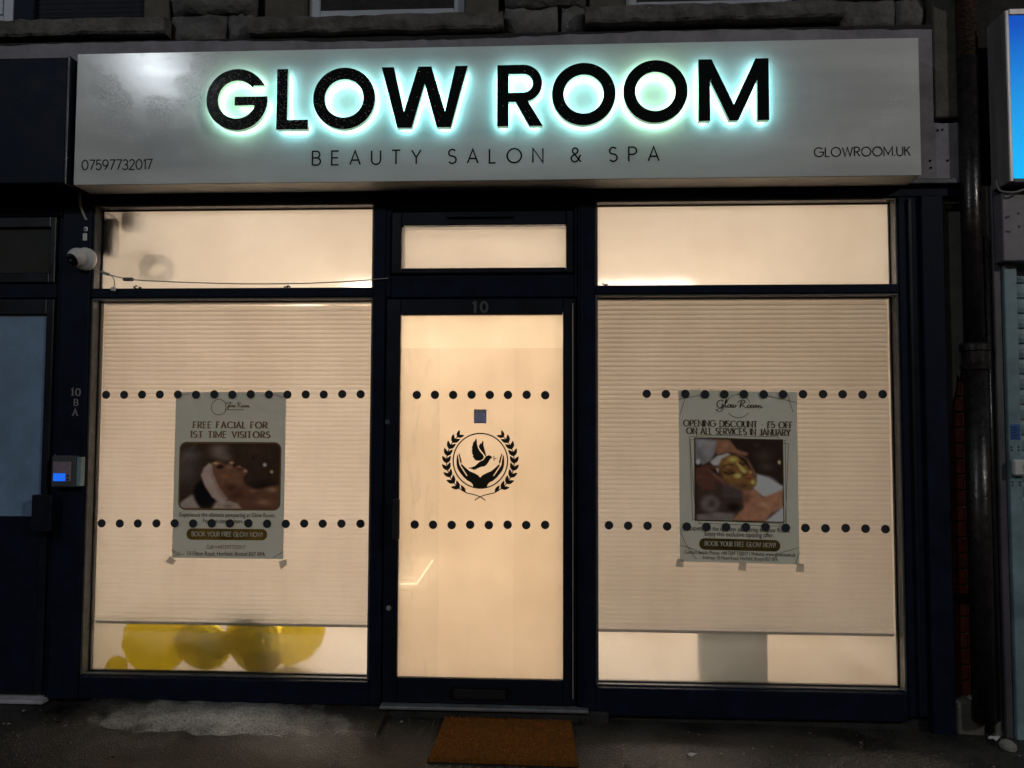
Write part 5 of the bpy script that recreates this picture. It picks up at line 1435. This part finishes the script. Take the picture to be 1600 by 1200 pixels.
slme = slm.add(vs, [(2 * i, 2 * i + 1, 2 * i + 3, 2 * i + 2) for i in range(5)] + [(10, 11, 13, 12), (12, 13, 15, 14), (14, 15, 1, 0)]).mesh("shutter_slat")
z = 0.02
while z < 2.30:
    link("shutter_slat", slme, STEEL, rn, (3.262, 0.02, z)); z += 0.0755
rb_("shutter_housing", 2.245, 4.3, 2.262, 2.60, -0.10, 0.12, HOUSING)
for (xx, zz) in ((2.262, 2.475), (2.272, 2.480), (2.262, 2.405), (2.274, 2.405), (2.32, 2.495), (2.322, 2.43)):
    MB().lathe([(0, 0.001), (0.0055, 0.001), (0.0055, 0)], (xx, -0.1005, zz), (0, -1, 0), 8).obj("screw_hole", RUBBER, rn)
rb_("post", 4.2, 4.3, -0.06, 2.26, -0.03, 0.12, POSTP)
lk = rb_("lock_box", 2.278, 2.36, 1.222, 1.300, -0.075, -0.046, WHITEP, None, 0.008)
MB().lathe([(0, 0.004), (0.009, 0.003), (0.010, 0)], (2.330, -0.0755, 1.268), (0, -1, 0), 14).obj("key_slot", ALU, lk)
box("key_slot", 2.325, 2.335, -0.080, -0.0755, 1.240, 1.262, RUBBER, lk, 0.002)
BLUEP = pm("blue_sticker", (0.03, 0.12, 0.36), 0.4)
sk = MB().box(2.283, 2.330, -0.0462, -0.0452, 1.395, 1.470).obj("warning_sticker", BLUEP, rn)
for k, wdt in enumerate((0.030, 0.034, 0.022, 0.036, 0.028)):
    sheet("sticker_line", 2.288, 2.288 + wdt, 1.402 + 0.0125 * k, 1.408 + 0.0125 * k, -0.0466, pm("navy_print", (0.01, 0.03, 0.12), .4) if k == 0 else MATS["navy_print"], sk)
rn.location.x -= 0.036
bs = empty("blue_light_box", (3.2, -0.08, 2.63), "glowing blue illuminated sign box with silver frame at the right edge", "light box")
def blue_mat():
    m, n, l, p = new_mat("lit_blue_acrylic")
    geo = n.new("ShaderNodeNewGeometry"); sep = n.new("ShaderNodeSeparateXYZ"); l.new(geo.outputs["Position"], sep.inputs[0])
    # tubes sit near the bottom of the box: brighter, more cyan low down
    mr = n.new("ShaderNodeMapRange"); mr.inputs[1].default_value = 2.62; mr.inputs[2].default_value = 3.4
    l.new(sep.outputs["Z"], mr.inputs[0])
    mx = n.new("ShaderNodeMix"); mx.data_type = 'RGBA'
    mx.inputs[6].default_value = (0.0, 0.50, 1.0, 1); mx.inputs[7].default_value = (0.0, 0.075, 0.50, 1)
    l.new(mr.outputs[0], mx.inputs[0]); l.new(mx.outputs[2], p.inputs["Emission Color"])
    p.inputs["Emission Strength"].default_value = 1.0
    p.inputs["Base Color"].default_value = (0.0, 0.02, 0.10, 1); p.inputs["Roughness"].default_value = 0.3; p.inputs["Specular IOR Level"].default_value = 0.1
    return m
box("cabinet", 2.206, 4.3, -0.150, -0.012, 2.628, 3.47, HOUSING, bs, 0.006)
sheet("lit_face", 2.222, 4.28, 2.645, 3.445, -0.171, blue_mat(), bs)
box("frame", 2.204, 2.222, -0.178, -0.02, 2.628, 3.47, ALU, bs, 0.004)
box("frame", 2.2225, 4.3, -0.176, -0.152, 3.446, 3.478, ALU, bs, 0.004)
box("frame", 2.2225, 4.3, -0.176, -0.152, 2.624, 2.644, POSTP, bs, 0.004)
MB().tube(catmull([(2.19, -0.09, 2.66), (2.20, -0.10, 2.61), (2.24, -0.13, 2.59), (2.29, -0.15, 2.60), (2.34, -0.16, 2.635)], 6), 0.005, 7).obj("supply_lead", CABLE, bs)

# ================================================================== THINGS ON THE PAVEMENT
mat_t = empty("doormat", (-0.2, -0.27, 0.0), "brown coir doormat in front of the shop door", "doormat")
nx, ny = 130, 92; vs = []
for j in range(ny + 1):
    for i in range(nx + 1):
        u, v = i / nx, j / ny
        ed = i in (0, nx) or j in (0, ny)
        x = -0.515 + 0.640 * u + (rng.normal(0, .0022) if ed else 0); y = -0.045 - 0.46 * v + (rng.normal(0, .0022) if ed else 0)
        x += 0.012 * (v - .5) * (2 * u - 1)
        z = ground_z(x, y) + (0.004 if ed else 0.020 + rng.normal(0, 0.0022) + 0.002 * math.sin(9 * u) * math.sin(7 * v))
        vs.append((x, y, z))
n = nx + 1
MB().add(vs, [(j * n + i, (j + 1) * n + i, (j + 1) * n + i + 1, j * n + i + 1) for j in range(ny) for i in range(nx)]).obj("pile", COIR, mat_t, recalc=False)
box("backing", -0.505, 0.115, -0.49, -0.055, -0.03, 0.001, RUBBER, mat_t, 0.002)

# weeds along the threshold
wd = MB()
for k in range(420):
    a = rng.random()
    x = rng.normal(-0.28, 0.09) if a < .6 else (rng.normal(-0.44, 0.04) if a < .8 else rng.normal(0.17, 0.035))
    y = -0.050 + rng.normal(0, .012); z0_ = 0.012 + ground_z(x, y) + rng.random() * .014
    L = 0.006 + 0.022 * rng.random() ** 2; th = rng.random() * 6.28; lean = 0.6 * rng.random()
    dx, dy = math.cos(th), math.sin(th) * .4 - .2
    wdt = 0.0025
    wd.add([(x - wdt * dy, y + wdt * dx, z0_), (x + wdt * dy, y - wdt * dx, z0_), (x + dx * L * lean, y + dy * L * lean, z0_ + L), ], [(0, 1, 2)])
tag(wd.obj("weeds", WEED, recalc=False), "small weeds and moss growing under the door threshold", "weeds", kind="stuff")

# grit and pebbles scattered on the pavement
gm = MB()
ico = [(0, 0, 1), (.9, 0, .2), (.3, .85, .2), (-.75, .5, .25), (-.75, -.5, .2), (.3, -.85, .25), (0, 0, -.6)]
icf = [(0, 1, 2), (0, 2, 3), (0, 3, 4), (0, 4, 5), (0, 5, 1), (6, 2, 1), (6, 3, 2), (6, 4, 3), (6, 5, 4), (6, 1, 5)]
for k in range(900):
    x = rng.uniform(-3.0, 2.6); y = -0.06 - 0.75 * rng.random() ** 1.2
    r = 0.0012 + 0.0075 * rng.random() ** 7
    zz = ground_z(x, y) + r * .2 + (0.012 if (-2.3 < x < -.8 and y > -.25) else 0)
    a = rng.random() * 6.28; sx_, sy_ = r * rng.uniform(.8, 1.8), r * rng.uniform(.6, 1.1)
    if -0.53 < x < 0.14 and -0.52 < y: continue
    gm.add([(x + (p[0] * sx_) * math.cos(a) - p[1] * sy_ * math.sin(a), y + p[0] * sx_ * math.sin(a) + p[1] * sy_ * math.cos(a), zz + p[2] * r * .7) for p in ico], icf)
tag(gm.obj("grit", STONEBIT), "pale grit and tiny pebbles scattered over the dark pavement", "grit", kind="stuff")
def scrap(x, y, w, h, a, label):
    mb = MB(); z = ground_z(x, y) + 0.006
    n = 6; vs = []
    for j in range(4):
        for i in range(n + 1):
            u, v = i / n - .5, j / 3 - .5
            X, Y2 = u * w * (1 - .3 * v), v * h
            vs.append((x + X * math.cos(a) - Y2 * math.sin(a), y + X * math.sin(a) + Y2 * math.cos(a), z + 0.006 * math.sin(5 * u + 3 * v) + .008 * abs(u) + .006))
    o = mb.add(vs, [(j * (n + 1) + i, j * (n + 1) + i + 1, (j + 1) * (n + 1) + i + 1, (j + 1) * (n + 1) + i) for j in range(3) for i in range(n)]).obj("paper_scrap", PAPERSCRAP, smooth=True)
    tag(o, label, "litter", "paper litter on the pavement")
scrap(2.115, -0.07, 0.05, 0.03, 0.5, "torn white paper scrap at the foot of the drainpipe")
scrap(1.03, -0.57, 0.05, 0.022, -0.9, "folded white paper scrap on the pavement below the right window")
scrap(0.64, -0.36, 0.045, 0.010, -0.15, "thin white paper strip on the pavement right of the doormat")
st_ = MB()
st_.lathe([(0.0, 0.03), (0.02, 0.028), (0.034, 0.018), (0.038, 0.004), (0.03, -0.01)], (2.13, -0.155, ground_z(2.13, -.15) + .008), (0.1, -.3, 1), 11)
tag(st_.obj("cobble", STONEBIT, smooth=False), "round pale stone lying by the drainpipe foot", "stone")
st2 = MB(); st2.lathe([(0.0, 0.014), (0.012, 0.012), (0.017, 0.004), (0.013, -0.006)], (2.045, -0.012, 0.145), (0.1, -.1, 1), 10)
tag(st2.obj("pebble", STONEBIT), "small white pebble on the render footing by the brick wall", "stone")

# ================================================================== STREET LAMPS (across the road; the left one is mirrored in the sign, the right one added to brighten it)
def street_lamp(hx, hy, sx, sy, energy, col, label):
    lp = empty("street_lamp", (sx, sy, 0.0), label, "street lamp", "street lamps across the road")
    f = lambda t: (sx + (hx - sx) * t, sy + (hy - sy) * t)
    MB().tube([(sx, sy, -0.1), (sx, sy, 7.2), (*f(.08), 7.6), (*f(.3), 7.85), (*f(.92), 7.88)], [0.09, 0.06, 0.05, 0.045, 0.04], 12).obj("post", POLE, lp, smooth=True)
    MB().box(hx - .16, hx + .16, hy - .32, hy + .32, 7.80, 7.92, .03).obj("lamp_head", POLE, lp)
    MB().box(hx - .12, hx + .12, hy - .26, hy + .26, 7.78, 7.799).obj("lens", emit_mat("lamp_lens", col, 20.0), lp)
    ld = bpy.data.lights.new("lamp_light", 'POINT'); ld.energy = energy; ld.shadow_soft_size = 0.16; ld.color = col
    lo = bpy.data.objects.new("lamp_light", ld); COL.objects.link(lo); lo.parent = lp; lo.location = Vector((hx, hy, 7.6)) - lp.location
street_lamp(-6.8, -9.1, -7.8, -10.8, 500, (0.86, 0.94, 1.0), "grey street lamp across the road, mirrored at the left of the sign")
street_lamp(10.5, -9.6, 11.6, -11.2, 1150, (1.0, 0.95, 0.88), "added unseen street lamp across the road to the right, brightening the right end of the sign")
